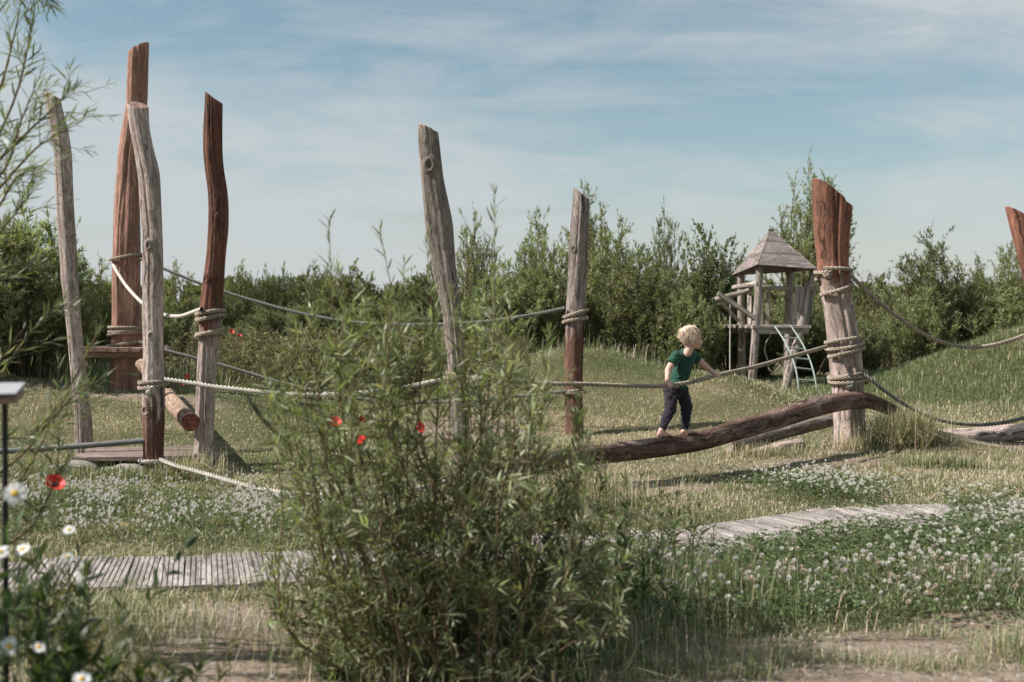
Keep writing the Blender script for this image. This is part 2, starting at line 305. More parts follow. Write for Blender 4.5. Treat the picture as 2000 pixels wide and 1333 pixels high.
# ------------------------------------------------------------------ logs, posts
def tube(pts, rad, nseg=24, step=0.05, seed=0, lobe=0.05, groove=0.012, ref=None):
    """closed irregular log along a smooth path; returns verts, faces, grain coordinates"""
    P = catmull(pts, 200); d0 = np.r_[0, np.cumsum(np.linalg.norm(np.diff(P, axis=0), axis=1))]
    Rr = catmull([(r, 0, 0) for r in rad], 200)[:, 0]; P2, s = resample(P, step); R2 = np.interp(s, d0, Rr); T, A, B = frames(P2, ref)
    r = np.random.default_rng(seed); th = np.linspace(0, 2*np.pi, nseg, endpoint=False); TH, S = np.meshgrid(th, s)
    dl = np.zeros_like(TH)
    for q in range(4): dl += lobe*0.5*np.sin((q % 3+1)*TH+r.uniform(0, 6.28)+S*r.uniform(0.6, 3.2)*(1 if q % 2 else -1))
    for q in range(3): dl += groove*np.sin(r.integers(5, 11)*TH+r.uniform(0, 6.28)+S*r.uniform(-1, 1))
    for q in range(3): dl += lobe*0.4*np.sin(S*r.uniform(4, 9)+r.uniform(0, 6.28)+TH)*r.uniform(0.2, 1)
    RR = R2[:, None]*(1+dl)
    V = P2[:, None, :]+RR[..., None]*(np.cos(TH)[..., None]*A[:, None, :]+np.sin(TH)[..., None]*B[:, None, :])
    wc = np.stack([np.cos(TH)*RR, np.sin(TH)*RR, S], -1); n = len(s); V = V.reshape(-1, 3); wc = wc.reshape(-1, 3)
    Fc = [(i*nseg+j, i*nseg+(j+1) % nseg, (i+1)*nseg+(j+1) % nseg, (i+1)*nseg+j) for i in range(n-1) for j in range(nseg)]
    return V, Fc, wc, n
def log(name, pts, rad, mat, endmat=None, parent=None, seed=0, nseg=24, step=0.05, lobe=0.05, groove=0.012, smooth=True):
    V, Fc, wc, n = tube(pts, rad, nseg, step, seed, lobe, groove); O = np.array(tuple(pts[0])) if parent is None else np.zeros(3)
    V = V-O; nv = len(V); nf = len(Fc)
    # bevelled, slightly uneven end caps with their own vertices
    c0, c1 = V[:nseg].mean(0), V[-nseg:].mean(0); ax0 = unit(c0-V[nseg:2*nseg].mean(0)); ax1 = unit(c1-V[-2*nseg:-nseg].mean(0))
    e0 = c0+(V[:nseg]-c0)*0.95+ax0*0.006; e1 = c1+(V[-nseg:]-c1)*0.95+ax1*0.006
    VV = list(map(tuple, V))+list(map(tuple, e0))+list(map(tuple, e1))+[tuple(c0+ax0*0.006), tuple(c1+ax1*0.006)]
    W2 = np.vstack([wc, wc[:nseg]*[1, 1, 1], wc[-nseg:], [[0, 0, wc[0][2]]], [[0, 0, wc[-1][2]]]])
    for j in range(nseg):
        j2 = (j+1) % nseg; Fc.append((j2, j, nv+j, nv+j2)); Fc.append(((n-1)*nseg+j, (n-1)*nseg+j2, nv+nseg+j2, nv+nseg+j))
        Fc.append((nv+2*nseg, nv+j2, nv+j)); Fc.append((nv+2*nseg+1, nv+nseg+j, nv+nseg+j2))
    me = mesh_py(name, VV, Fc, mat, W2, smooth=smooth)
    if endmat is not None:
        me.materials.append(endmat)
        mi = np.zeros(len(Fc), dtype=np.int32); mi[nf:] = 1; me.polygons.foreach_set('material_index', mi)
    me.polygons.foreach_set('use_smooth', np.r_[np.ones(nf, bool), np.zeros(len(Fc)-nf, bool)])
    o = link(name, me, parent); o.location = tuple(O); return o

class Post: pass
def post(out, Y, top, mat, label, seed, lobe=0.05, groove=0.014, capmat=None, cut_y=0.0, depth=1.0, group='posts of the climbing course', grooves=None, base=None):
    """out: list of (row, left, right) in photo pixels from the base up; top: (left x, left y, right x, right y) of the slanted saw cut"""
    p = Post(); rows = [(at(l, y, Y), at(r, y, Y)) for y, l, r in out]
    zs = np.array([a.z for a, b in rows]); cx_ = np.array([(a.x+b.x)/2 for a, b in rows]); rr = np.array([(b.x-a.x)/2 for a, b in rows])
    z0 = gzf(cx_[0], Y)-0.15; tl, tr = at(top[0], top[1], Y), at(top[2], top[3], Y); ztop = (tl.z+tr.z)/2; slope = (tr.z-tl.z)/2
    zs = np.r_[z0, zs, max(tl.z, tr.z)+0.02]; cx_ = np.r_[cx_[0], cx_, (tl.x+tr.x)/2]; rr = np.r_[rr[0]*1.02, rr, (tr.x-tl.x)/2]
    o = np.argsort(zs); zs, cx_, rr = zs[o], cx_[o], rr[o]
    p.cx = lambda z: np.interp(z, zs, cx_); p.r = lambda z: np.interp(z, zs, rr); p.Y = Y; p.z0 = z0; p.depth = depth
    zd = np.linspace(zs[0], zs[-1], 160); ker = np.hanning(13); ker /= ker.sum(); sm = lambda v: np.convolve(np.pad(v, 6, 'edge'), ker, 'valid')
    cd, rd = sm(np.interp(zd, zs, cx_)), sm(np.interp(zd, zs, rr))
    ns, nr = 96, 150; th = np.linspace(0, 2*np.pi, ns, endpoint=False); r = np.random.default_rng(seed)
    zt = ztop+slope*np.cos(th)-cut_y*np.sin(th)*-1.0*rd[-1]; tt = np.linspace(0, 1, nr)
    Zm = z0+(zt[None, :]-z0)*tt[:, None]; TH = np.broadcast_to(th, Zm.shape); dl = np.zeros_like(Zm)
    for q in range(5): dl += lobe*0.45*np.sin((q % 3+1)*TH+r.uniform(0, 6.28)+Zm*r.uniform(0.5, 2.4)*(1 if q % 2 else -1))
    for q in range(4): dl += groove*np.sin(r.integers(4, 13)*TH+r.uniform(0, 6.28)+Zm*r.uniform(-0.7, 0.7))
    for q in range(3): dl += lobe*0.35*np.sin(Zm*r.uniform(3, 7)+r.uniform(0, 6.28)+TH*1)
    dl -= dl.mean()
    for q in range(6):
        ga = r.uniform(3.3, 6.1) if q < 4 else r.uniform(0, 6.28); zc = z0+r.uniform(0.05, 0.95)*(ztop-z0); zl = r.uniform(0.25, 0.9); wv = ga+0.10*np.sin(Zm*r.uniform(1.5, 4)+r.uniform(0, 6.28))
        dl -= r.uniform(0.06, 0.14)*np.exp(-(((TH-wv+np.pi) % (2*np.pi)-np.pi)/0.085)**2)*np.exp(-((Zm-zc)/zl)**4)
    for q in range(3):
        ga, zc = r.uniform(3.2, 6.2), z0+r.uniform(0.1, 0.95)*(ztop-z0); dl += r.uniform(-0.12, 0.14)*np.exp(-(((TH-ga+np.pi) % (2*np.pi)-np.pi)/0.45)**2)*np.exp(-((Zm-zc)/r.uniform(0.06, 0.16))**2)
    if grooves:
        for ga, gw, gd in grooves: dl -= gd*np.exp(-(((TH-ga+np.pi) % (2*np.pi)-np.pi)/gw)**2)
    R = np.interp(Zm, zd, rd)*(1+dl); C = np.interp(Zm, zd, cd); Xv = C+R*np.cos(TH); Yv = Y+depth*R*np.sin(TH)
    O = np.array([cx_[0], Y, gzf(cx_[0], Y)]); p.loc = O
    V = np.stack([Xv, Yv, Zm], -1).reshape(-1, 3)-O; wc = np.stack([R*np.cos(TH), R*np.sin(TH), Zm-O[2]], -1).reshape(-1, 3)
    i, j = np.meshgrid(np.arange(nr-1), np.arange(ns), indexing='ij'); j2 = (j+1) % ns
    Q = np.stack([i*ns+j, i*ns+j2, (i+1)*ns+j2, (i+1)*ns+j], -1).reshape(-1, 4)
    cap = V[-ns:].copy(); cc = cap.mean(0); nv = len(V); capv = cc+(cap-cc)*0.94+[0, 0, 0.006]; V = np.vstack([V, capv, [cc+[0, 0, .006]]]); wc = np.vstack([wc, wc[-ns:], [[0, 0, wc[-1][2]]]])
    Fc = Q.tolist(); nf = len(Fc)
    for q in range(ns): q2 = (q+1) % ns; Fc += [((nr-1)*ns+q, (nr-1)*ns+q2, nv+q2, nv+q), (nv+q, nv+q2, nv+ns)]
    me = mesh_py('wooden_post', V, Fc, mat, wc); me.materials.append(capmat or M_ENDRED)
    mi = np.zeros(len(Fc), np.int32); mi[nf:] = 1; me.polygons.foreach_set('material_index', mi); me.polygons.foreach_set('use_smooth', np.arange(len(Fc)) < nf)
    p.o = link('wooden_post', me); p.o.location = tuple(O); tag(p.o, label, 'post', group); return p
def zpx(py, Y): return H-(py-HZ)*Y/F
def knot(p, px, py, rpx, mat):
    """branch knot: a raised ring with a sunken eye on the camera side of a post"""
    z = zpx(py, p.Y); x = (px-1000)*p.Y/F; c, r = float(p.cx(z)), float(p.r(z)); th = math.acos(max(-.95, min(.95, (x-c)/r))); s = rpx*p.Y/F
    n = np.array([math.cos(th), -math.sin(th), 0]); e1 = np.array([math.sin(th), math.cos(th), 0]); e2 = np.array([0, 0, 1.0]); O = np.array([c, p.Y, z])+n*r*0.985-p.loc
    V, Fc, wc = [], [], []; prof = [(1.5, -0.10), (1.15, 0.12), (0.85, 0.30), (0.6, 0.22), (0.42, -0.05), (0.0, -0.25)]; ns = 14
    for rho, hgt in prof:
        for j in range(ns): a_ = 2*math.pi*j/ns; V.append(O+s*(rho*(math.cos(a_)*e1*0.8+math.sin(a_)*e2*1.15)+hgt*n)); wc.append((rho*s*2, hgt*s, O[2]+a_*0.03))
    for i in range(len(prof)-1):
        for j in range(ns): j2 = (j+1) % ns; Fc.append((i*ns+j, i*ns+j2, (i+1)*ns+j2, (i+1)*ns+j))
    o = link('knot', mesh_py('knot', V, Fc, mat, wc, smooth=True), p.o); return o

def zs_of(p, py): return zpx(py, p.Y)-p.loc[2]
P = {}
def mk(key, out, Y, top, a, b, sp, label, seed, **kw):
    cxb = ((out[0][1]+out[0][2])/2-1000)*Y/F; s = (zpx(sp, Y)-gzf(cxb, Y)) if sp else 0
    m_ = wood('post_wood_'+key, a, b, s, **kw.pop('wood', {})); P[key] = post(out, Y, top, m_, label, seed, **kw); P[key].mat = m_
mk('thin_grey', [(890, 148, 183), (800, 145, 176), (700, 135, 163), (600, 125, 155), (500, 117, 149), (400, 112, 143), (300, 107, 138), (250, 100, 131), (215, 93, 122)], 12.0, (88, 178, 116, 196), GREY, None, 0,
   'leftmost thin grey crooked post leaning left behind the willow twigs', 1, capmat=M_GREY, lobe=0.07)
mk('tall_red', [(770, 214, 275), (700, 217, 275), (600, 219, 274), (500, 220, 274), (400, 226, 274), (300, 233, 276), (200, 249, 287), (150, 250, 289)], 16.0, (252, 104, 290, 84), TAN, None, 0,
   'tallest post, thick fluted reddish brown trunk carrying the round platform', 2, lobe=0.05, groove=0.02, grooves=[(4.75, 0.22, 0.13), (5.5, 0.25, 0.08), (4.1, 0.2, 0.1), (0.5, 0.3, 0.15)], wood=dict(bump=0.3, crack=0.35, dirt=0.15))
mk('front', [(925, 280, 318), (850, 278, 320), (770, 277, 322), (700, 281, 320), (600, 279, 319), (500, 281, 320), (450, 280, 318), (400, 274, 315), (350, 271, 313), (330, 268, 311), (300, 264, 302), (250, 254, 292)], 10.8, (248, 200, 290, 212),
   GREY, RED, 790, 'grey post with reddish foot standing in front of the low deck', 3, cut_y=0.36, capmat=M_PALE2)
mk('red_top', [(920, 377, 412), (850, 382, 418), (800, 384, 420), (700, 387, 424), (640, 391, 430), (600, 392, 433), (550, 398, 437), (500, 404, 439), (450, 406, 443), (400, 407, 443), (370, 406, 441), (330, 401, 435), (300, 398, 433), (250, 397, 432)], 11.2,
   (400, 180, 432, 204), (0.19, 0.088, 0.06), GREY, 640, 'crooked dark red post with grey lower half at right end of the low deck', 4, lobe=0.06)
mk('lean', [(950, 885, 925), (850, 882, 920), (700, 872, 908), (611, 863, 901), (524, 844, 891), (437, 831, 884), (350, 824, 866), (300, 820, 861), (263, 818, 857)], 10.0, (818, 242, 853, 260), (0.30, 0.255, 0.22), None, 0,
   'grey brown post leaning left, rising behind the big willow bush', 5, capmat=M_GREY, lobe=0.06, grooves=[(5.6, 0.35, 0.12)])
mk('short', [(822, 1104, 1140), (764, 1103, 1138), (699, 1103, 1139), (611, 1105, 1143), (525, 1110, 1146), (438, 1114, 1150)], 14.0, (1120, 367, 1151, 393), (0.31, 0.26, 0.235), RED, 640,
   'straight grey post with red lower half between bush and child', 6, lobe=0.035)
mk('thick', [(855, 1629, 1689), (752, 1626, 1687), (680, 1619, 1681), (608, 1611, 1667), (554, 1602, 1658), (522, 1599, 1656), (482, 1596, 1657), (428, 1592, 1662), (400, 1591, 1665)], 12.6, (1590, 348, 1666, 408), (0.285, 0.132, 0.090), GREY, 560,
   'thick post with bright red carved top and grey shaft beside the balance log', 7, lobe=0.035, groove=0.016, grooves=[(4.75, 0.09, 0.14), (5.35, 0.28, 0.08), (4.2, 0.25, 0.07)])
mk('edge', [(870, 2075, 2125), (700, 2037, 2085), (550, 2000, 2046), (450, 1975, 2022), (430, 1970, 2016)], 13.0, (1963, 404, 2010, 436), (0.285, 0.132, 0.090), None, 0,
   'leaning red post cut by the right edge of the photo', 8)
knot(P['lean'], 840, 325, 13, P['lean'].mat); knot(P['front'], 296, 480, 8, P['front'].mat); knot(P['front'], 300, 655, 6, P['front'].mat); knot(P['front'], 290, 800, 8, P['front'].mat)
knot(P['red_top'], 406, 547, 8, P['red_top'].mat); knot(P['red_top'], 430, 425, 6, P['red_top'].mat); knot(P['red_top'], 410, 886, 5, P['red_top'].mat); knot(P['short'], 1119, 488, 6, P['short'].mat)

def plen(px, Y): return px*Y/F
BL = [(1040, 905, 20, 9.35), (1110, 896, 20, 9.62), (1230, 880, 20, 10.1), (1315, 870, 19.5, 10.5), (1372, 860, 18.5, 10.75), (1429, 842, 19.5, 11.0), (1486, 827, 19, 11.3), (1543, 811, 19.5, 11.6), (1600, 794, 18.5, 11.95), (1643, 786, 17, 12.22), (1690, 783, 15, 12.48), (1722, 792, 13, 12.6), (1752, 806, 12.5, 12.72)]
BLP = [at(x, y, Y) for x, y, r, Y in BL]; BLR = [plen(r, Y) for x, y, r, Y in BL]
BLP = [BLP[0]+Vector((-0.5, -0.35, -0.03)), *BLP]; BLR = [BLR[0], *BLR]
tag(log('balance_log', BLP, BLR, M_LOG, M_GREY, seed=21, nseg=32, step=0.04, lobe=0.06, groove=0.014), 'long bent dark brown balance log the child walks on', 'log')
def simple_log(pxs, mat, label, seed, ends=M_PALE, **k): return tag(log('log', [at(x, y, Y) for x, y, r, Y in pxs], [plen(r, Y) for x, y, r, Y in pxs], mat, ends, seed=seed, **k), label, 'log')
simple_log([(1424, 874, 13, 12.05), (1486, 859, 13, 12.3), (1515, 851, 11, 12.45), (1572, 835, 12, 12.7), (1630, 820, 12, 12.95), (1650, 815, 12, 13.02)], M_OLD, 'knotty grey brown log lying behind the balance log', 22)
simple_log([(1462, 889, 8, 12.0), (1510, 878, 10, 12.1), (1566, 868, 11, 12.25)], M_GREY, 'short pale log half sunk in grass under the balance log', 23, ends=M_LOG)
simple_log([(1772, 851, 7, 13.2), (1830, 850, 11, 13.15), (1900, 852, 16, 13.1), (1950, 848, 17, 13.1), (2020, 843, 17, 13.05), (2140, 836, 17, 13.0)], M_GREY, 'pale grey log lying on sandy ground at the right edge', 24)
simple_log([(276, 712, 11, 15.3), (310, 752, 13, 13.6), (345, 795, 16, 11.6), (372, 825, 18, 10.72)], M_BEAM, 'smooth brown sloping beam reaching down from the round platform', 25, ends=M_ENDRED, lobe=0.02, groove=0.004)

# ------------------------------------------------------------------ ropes
def strand_mesh(name, path, r, mat, twist=True, sides=6, pitch=None, per=9):
    P_, s = resample(np.array([tuple(p) for p in path], float), r*0.9 if not twist else (pitch or r*6.2)/per); T, A, B = frames(P_)
    Vs, Qs = [], []; off = 0; th = np.linspace(0, 2*np.pi, sides, endpoint=False)
    for q in range(3 if twist else 1):
        if twist:
            ph = 2*np.pi*(s/(pitch or r*6.2))+q*2.0944; C = P_+r*0.60*(np.cos(ph)[:, None]*A+np.sin(ph)[:, None]*B); rs = r*0.50
        else: C = P_; rs = r
        V = C[:, None, :]+rs*(np.cos(th)[None, :, None]*A[:, None, :]+np.sin(th)[None, :, None]*B[:, None, :]); n = len(s)
        i, j = np.meshgrid(np.arange(n-1), np.arange(sides), indexing='ij'); j2 = (j+1) % sides
        Qs.append(np.stack([i*sides+j, i*sides+j2, (i+1)*sides+j2, (i+1)*sides+j], -1).reshape(-1, 4)+off); Vs.append(V.reshape(-1, 3)); off += n*sides
    return mesh_np(name, np.vstack(Vs), np.vstack(Qs), mat, smooth=True)
def coil(p, z0, z1, turns, r, a0=-1.57, tilt=0.0):
    n = int(turns*26); a_ = a0+np.linspace(0, turns*2*np.pi, n); z = np.linspace(z0, z1, n)+tilt*np.cos(a_)+r*0.45*np.sin(a_*0.73+z0*9)+r*0.3*np.sin(a_*1.61+z1*5); R = p.r(z)*1.05+r*(0.95+0.25*np.sin(a_*0.9+z0*3))
    return np.stack([p.cx(z)+R*np.cos(a_), p.Y+R*p.depth*np.sin(a_), z], 1)
def rope(label, pts, r, mat, coils=(), knots=(), twist=True, n=160, cat='rope'):
    O = tuple(pts[0]) if pts else None; e = empty('rope', (0, 0, 0), label=label, cat=cat, group='ropes of the climbing course')
    if pts: link('span', strand_mesh('span', catmull(pts, n), r, mat, twist), e)
    for p, y0, y1, turns, tilt, *rest in coils:
        link('lashing', strand_mesh('lashing', coil(P[p], zpx(y0, P[p].Y), zpx(y1, P[p].Y), turns, r, tilt=tilt, a0=rest[0] if rest else -1.57), r, rest[1] if len(rest) > 1 else mat), e)
    for p, x, y in knots:
        pp = P[p]; z = zpx(y, pp.Y); xx = (x-1000)*pp.Y/F; R = float(pp.r(z)); dx = max(-.95, min(.95, (xx-float(pp.cx(z)))/R)); c = np.array([xx, pp.Y-math.sqrt(1-dx*dx)*R-r*1.6, z])
        a_ = np.linspace(0, 4*np.pi, 40); kp = np.stack([c[0]+r*1.3*np.cos(a_*0.5)+r*0.4*np.sin(a_), c[1]-r*0.8*np.sin(a_*0.75)*0.6, c[2]+r*1.5*np.sin(a_)], 1)
        link('knot', strand_mesh('knot', kp, r*0.95, mat), e)
    return e
RB = [(1616, 677, 12.42), (1543, 698, 11.72), (1475, 717, 11.18), (1407, 732.5, 10.66), (1344, 748, 10.42), (1287, 755, 10.27), (1230, 754, 10.12), (1150, 751, 9.98), (1075, 750, 9.9), (980, 745, 9.88), (892, 735, 9.9)]
RBP = [at(*q) for q in RB]
rope('thick twisted rope the child holds, running to the thick red-topped post', RBP, 0.020, M_ROPE, coils=[('thick', 690, 662, 2.3, 0.025, 3.3), ('lean', 738, 730, 2, 0.0)], n=220)
rope('pale rope from the front grey post into the big bush', [at(*q) for q in [(322, 741, 10.72), (380, 749, 10.6), (430, 757, 10.5), (560, 770, 10.3), (640, 771, 10.2), (760, 762, 10.05), (872, 740, 9.95)]], 0.0195, M_ROPEW, coils=[('front', 758, 742, 2.6, 0.012, 0.0, M_ROPE)], knots=[('front', 302, 760)])
rope('pale low rope sagging from the foot of the front grey post', [at(*q) for q in [(314, 898, 10.66), (345, 910, 10.4), (400, 925, 10.1), (500, 953, 9.6), (590, 966, 9.25), (720, 968, 9.2), (840, 950, 9.5), (900, 930, 9.87)]], 0.0195, M_ROPEW, coils=[('front', 903, 896, 1.2, 0.0, 0.0)])
rope('dark upper rope from the tallest post across to the short red-footed post', [at(*q) for q in [(274, 506, 15.85), (320, 525, 15.7), (395, 555, 15.5), (480, 583, 15.3), (600, 615, 15.0), (720, 632, 14.7), (860, 634, 14.4), (960, 627, 14.2), (1045, 614, 14.05), (1104, 602, 13.92)]], 0.021, M_ROPED, coils=[('tall_red', 505, 501, 1.1, 0.03, 0.0, M_ROPE), ('short', 628, 608, 1.7, 0.02, 3.2, M_ROPE)])
rope('dark lower rope sagging from the round platform to the short post', [at(*q) for q in [(272, 668, 15.6), (330, 686, 15.4), (440, 715, 15.2), (560, 750, 15.0), (700, 778, 14.7), (850, 786, 14.4), (1000, 775, 14.15), (1108, 764, 13.9)]], 0.020, M_ROPED, coils=[('short', 769, 763, 1.3, 0.0, 3.2, M_ROPE), ('tall_red', 657, 636, 3.2, 0.0, 0.0, M_ROPE), ('tall_red', 674, 670, 1.2, 0.012, 0.0, M_ROPE)])
rope('smooth white rope swinging from the tallest post to the crooked red post', [at(*q) for q in [(221, 518, 15.7), (234, 540, 15.0), (250, 563, 14.2), (278, 592, 13.2), (310, 612, 12.5), (350, 618, 11.8), (394, 604, 11.05)]], 0.021, M_ROPEW, coils=[('red_top', 606, 626, 1.6, 0.035, 3.2, M_ROPE), ('red_top', 655, 648, 1.8, 0.012, 3.2, M_ROPE)], twist=False)
rope('upper rope hanging right from the red top of the thick post', [at(*q) for q in [(1657, 533, 12.5), (1675, 552, 12.55), (1720, 594, 12.6), (1790, 645, 12.7), (1850, 672, 12.75), (1900, 679, 12.8), (1950, 672, 12.8), (2000, 656, 12.85), (2036, 640, 12.9)]], 0.022, M_ROPE, coils=[('thick', 524, 536, 1.0, 0.0, -2.4), ('thick', 572, 540, 1.0, 0.02, 3.4)], knots=[('thick', 1610, 536)])
rope('lower rope sagging right from the foot of the thick post', [at(*q) for q in [(1684, 727, 12.45), (1700, 741, 12.4), (1740, 772, 12.4), (1790, 803, 12.45), (1850, 824, 12.5), (1910, 830, 12.6), (1960, 826, 12.7), (2010, 814, 12.8), (2068, 795, 12.87)]], 0.021, M_ROPED, coils=[('thick', 749, 729, 3.2, 0.012, 0.0, M_ROPE)], knots=[('thick', 1652, 750)])
bar = log('grey_bar', [at(-90, 888, 10.45), at(20, 881, 10.55), at(150, 872, 10.65), at(284, 861, 10.74)], [0.026]*4, M_GREYBAR, seed=31, nseg=14, lobe=0.0, groove=0.0); tag(bar, 'straight grey rail running left from the front post', 'rail')

# ------------------------------------------------------------------ planks, decks
def plank_mesh(L, Wd, T, mat, seed=0, name='plank', ch=0.004):
    """chamfered board along +X, centred, top at z = 0"""
    r = random.Random(seed); h = Wd/2; c = min(ch, Wd*0.2, T*0.3); pr = [(-h+c, 0), (-h, -c), (-h, -T+c), (-h+c, -T), (h-c, -T), (h, -T+c), (h, -c), (h-c, 0)]
    V, wc = [], []; o = r.uniform(0, 30)
    for s in (-0.5, -0.17, 0.17, 0.5):
        dy, dz_ = r.uniform(-.04, .04)*Wd, r.uniform(-.05, .05)*T
        for y, z in pr: V.append((s*L, y+dy, z+dz_)); wc.append((y+o, z, s*L+o))
    Fc = [(i*8+j, i*8+(j+1) % 8, (i+1)*8+(j+1) % 8, (i+1)*8+j) for i in range(3) for j in range(8)]+[tuple(range(8))[::-1], tuple(range(24, 32))]
    return mesh_py(name, V, Fc, mat, wc)
def board(name, A, B, Wd, T, mat, parent, up=(0, 0, 1), seed=0):
    """board from A to B (world points, parent at its own location), top side facing 'up'"""
    A, B = Vector(A), Vector(B); d = B-A; L = d.length; x = d.normalized(); u = Vector(up); y = u.cross(x).normalized(); z = x.cross(y)
    o = link(name, plank_mesh(L, Wd, T, mat, seed, name), parent); M = Matrix((x, y, z)).transposed().to_4x4(); M.translation = (A+B)/2-Vector(parent.location); o.matrix_local = M; return o
def pole(name, A, B, r0, r1, mat, parent, seed=0, endmat=None, nseg=14):
    A, B = Vector(A)-Vector(parent.location), Vector(B)-Vector(parent.location); return log(name, [A, (A*2+B)/3, (A+B*2)/3, B], [r0, r0*.7+r1*.3, r0*.3+r1*.7, r1], mat, endmat, parent, seed, nseg, 0.12, 0.04, 0.008)

dk = empty('low_deck', (-3.45, 11.3, gzf(-3.45, 11.3)), label='low worn wooden deck between the grey and red posts', cat='deck'); zd = 0.125
for i in range(5):
    y = 10.98+i*0.165; x0, x1 = -4.02+0.05*rnd.uniform(-1, 1)-0.03*i, -2.86+0.06*rnd.uniform(-1, 1)
    board('plank', (x0, y, zd+rnd.uniform(-.006, .006)), (x1, y+0.02, zd+0.012+rnd.uniform(-.006, .006)), 0.155, 0.04, M_PLANK, dk, seed=i)
for x in (-3.85, -3.0): board('joist', (x, 10.93, zd-0.042), (x, 11.75, zd-0.042), 0.07, 0.12, M_GREY, dk, seed=int(x*10))
board('fascia', (-2.99, 10.86, zd-0.045), (-2.86, 11.7, zd-0.03), 0.04, 0.13, M_GREY, dk, seed=77)
def boulder(loc, sx, sy, sz, label, seed, mat=M_STONE):
    bm = bmesh.new(); bmesh.ops.create_icosphere(bm, subdivisions=3, radius=1.0); r = np.random.default_rng(seed); ph = r.uniform(0, 6.28, (5, 4))
    for v in bm.verts:
        c = v.co; d = 1+sum(0.09*math.sin(c.x*p_[0]+c.y*p_[1]+c.z*p_[2]+p_[3]) for p_ in ph); v.co = Vector((c.x*sx*d, c.y*sy*d, c.z*sz*d))
    me = bpy.data.meshes.new('boulder'); bm.to_mesh(me); bm.free(); me.materials.append(mat); o = link('boulder', me); o.location = loc; return tag(o, label, 'stone', 'pale stones under the deck')
boulder((-3.98, 10.95, 0.0), 0.2, 0.12, 0.1, 'pale angular stone under the left corner of the low deck', 1); boulder((-3.5, 10.86, -0.02), 0.22, 0.1, 0.1, 'pale flat stone under the middle of the low deck', 2)

rp_ = empty('round_platform', (P['tall_red'].loc[0], 16.0, gzf(P['tall_red'].loc[0], 16.0)), label='round red stained plank platform fixed around the tallest post', cat='platform')
Cx, zt_ = float(P['tall_red'].cx(0.95)), zpx(677, 16.0)
for i in range(9):
    x = Cx-0.545+i*0.1365; hl = math.sqrt(max(0.02, 0.56**2-(x-Cx)**2)); rr = float(P['tall_red'].r(0.95))
    if abs(x-Cx) < rr+0.04:
        for s in (-1, 1): board('plank', (x, 16+s*(rr*0.8), zt_), (x, 16+s*hl, zt_), 0.128, 0.05, M_REDPLANK, rp_, seed=i+s)
    else: board('plank', (x, 16-hl, zt_+rnd.uniform(-.005, .005)), (x, 16+hl, zt_), 0.128, 0.05, M_REDPLANK, rp_, seed=i)
for y in (15.7, 16.3): board('joist', (Cx-0.5, y, zt_-0.052), (Cx+0.5, y, zt_-0.052), 0.07, 0.09, M_REDPLANK, rp_, seed=5)

# ------------------------------------------------------------------ play tower
def T(cx_, cy_, Y): return at(1360+cx_/2.7775, 320+cy_/2.7775, Y)
base = T(410, 1235, 21.1); TW = empty('play_tower', (base.x, 21.1, gzf(base.x, 21.1)), label='small wooden play tower on stilts with pyramid roof and metal ladder', cat='tower')
def down(A, B):
    A, B = Vector(A), Vector(B); g_ = gzf(B.x, B.y)-0.12; f_ = (A.z-g_)/max(1e-3, A.z-B.z); return A+(B-A)*f_
PA = (T(347, 545, 20.4), T(300, 1232, 20.4)); PB = (T(240, 600, 21.7), T(250, 1225, 21.7)); PC = (T(642, 565, 20.6), T(470, 1290, 20.2)); PD = (T(508, 585, 22.0), T(492, 1235, 22.0))
for i, (a_, b_) in enumerate((PA, PB, PC, PD)): pole('stilt_post', down(a_, b_), a_, 0.075, 0.062, M_TOWER, TW, 40+i, M_PALE)
zdk = T(400, 878, 20.5).z
for i in range(7):
    y = 20.42+i*0.21; x0 = PA[0].x+0.02-0.16+(y-20.4)*-0.28; x1 = T(603, 885, 20.6).x+(y-20.4)*-0.05; board('deck_board', (x0, y, zdk), (x1, y, zdk), 0.185, 0.05, M_TOWER, TW, seed=60+i)
board('beam', T(335, 893, 20.36), T(608, 893, 20.4), 0.06, 0.10, M_TOWER, TW, seed=70); board('beam', (PB[0].x-0.12, 21.75, zdk-.052), (T(560, 885, 21.9).x, 21.75, zdk-.052), 0.08, 0.10, M_TOWER, TW, seed=71)
board('beam', T(232, 880, 21.7), T(345, 890, 20.45), 0.08, 0.09, M_TOWER, TW, seed=72)
for i, (xa, xb) in enumerate(((552, 533), (580, 556), (612, 580), (640, 600))): board('slat', T(xb, 888, 20.42-0.01*i), T(xa, 668, 20.42-0.01*i), 0.078, 0.03, M_TOWER, TW, up=(0.05, -1, 0), seed=80+i)
board('slat', T(350, 885, 20.62), T(352, 668, 20.62), 0.085, 0.03, M_TOWER, TW, up=(0, -1, 0), seed=85); board('slat', T(387, 880, 21.5), T(389, 695, 21.5), 0.06, 0.03, M_TOWER, TW, up=(0, -1, 0), seed=86); board('slat', T(285, 885, 21.1), T(287, 690, 21.1), 0.09, 0.03, M_TOWER, TW, up=(-1, -1, 0), seed=87)
board('slat', T(500, 860, 21.95), T(503, 690, 21.95), 0.11, 0.04, M_PALE, TW, up=(0, -1, 0), seed=88)
pole('rail', T(350, 676, 20.5), T(657, 680, 20.55), 0.042, 0.042, M_TOWER, TW, 90, M_PALE); pole('rail', T(203, 672, 21.6), T(338, 651, 20.35), 0.045, 0.045, M_TOWER, TW, 91, M_PALE); pole('rail', T(104, 738, 20.9), T(285, 688, 20.75), 0.045, 0.04, M_TOWER, TW, 92, M_PALE)
board('crane_arm', T(122, 700, 20.2), T(326, 838, 20.25), 0.085, 0.05, M_PALE, TW, up=(0.3, -1, 0.6), seed=93); pole('brace', T(128, 748, 20.9), T(230, 852, 21.5), 0.032, 0.032, M_TOWER, TW, 94)
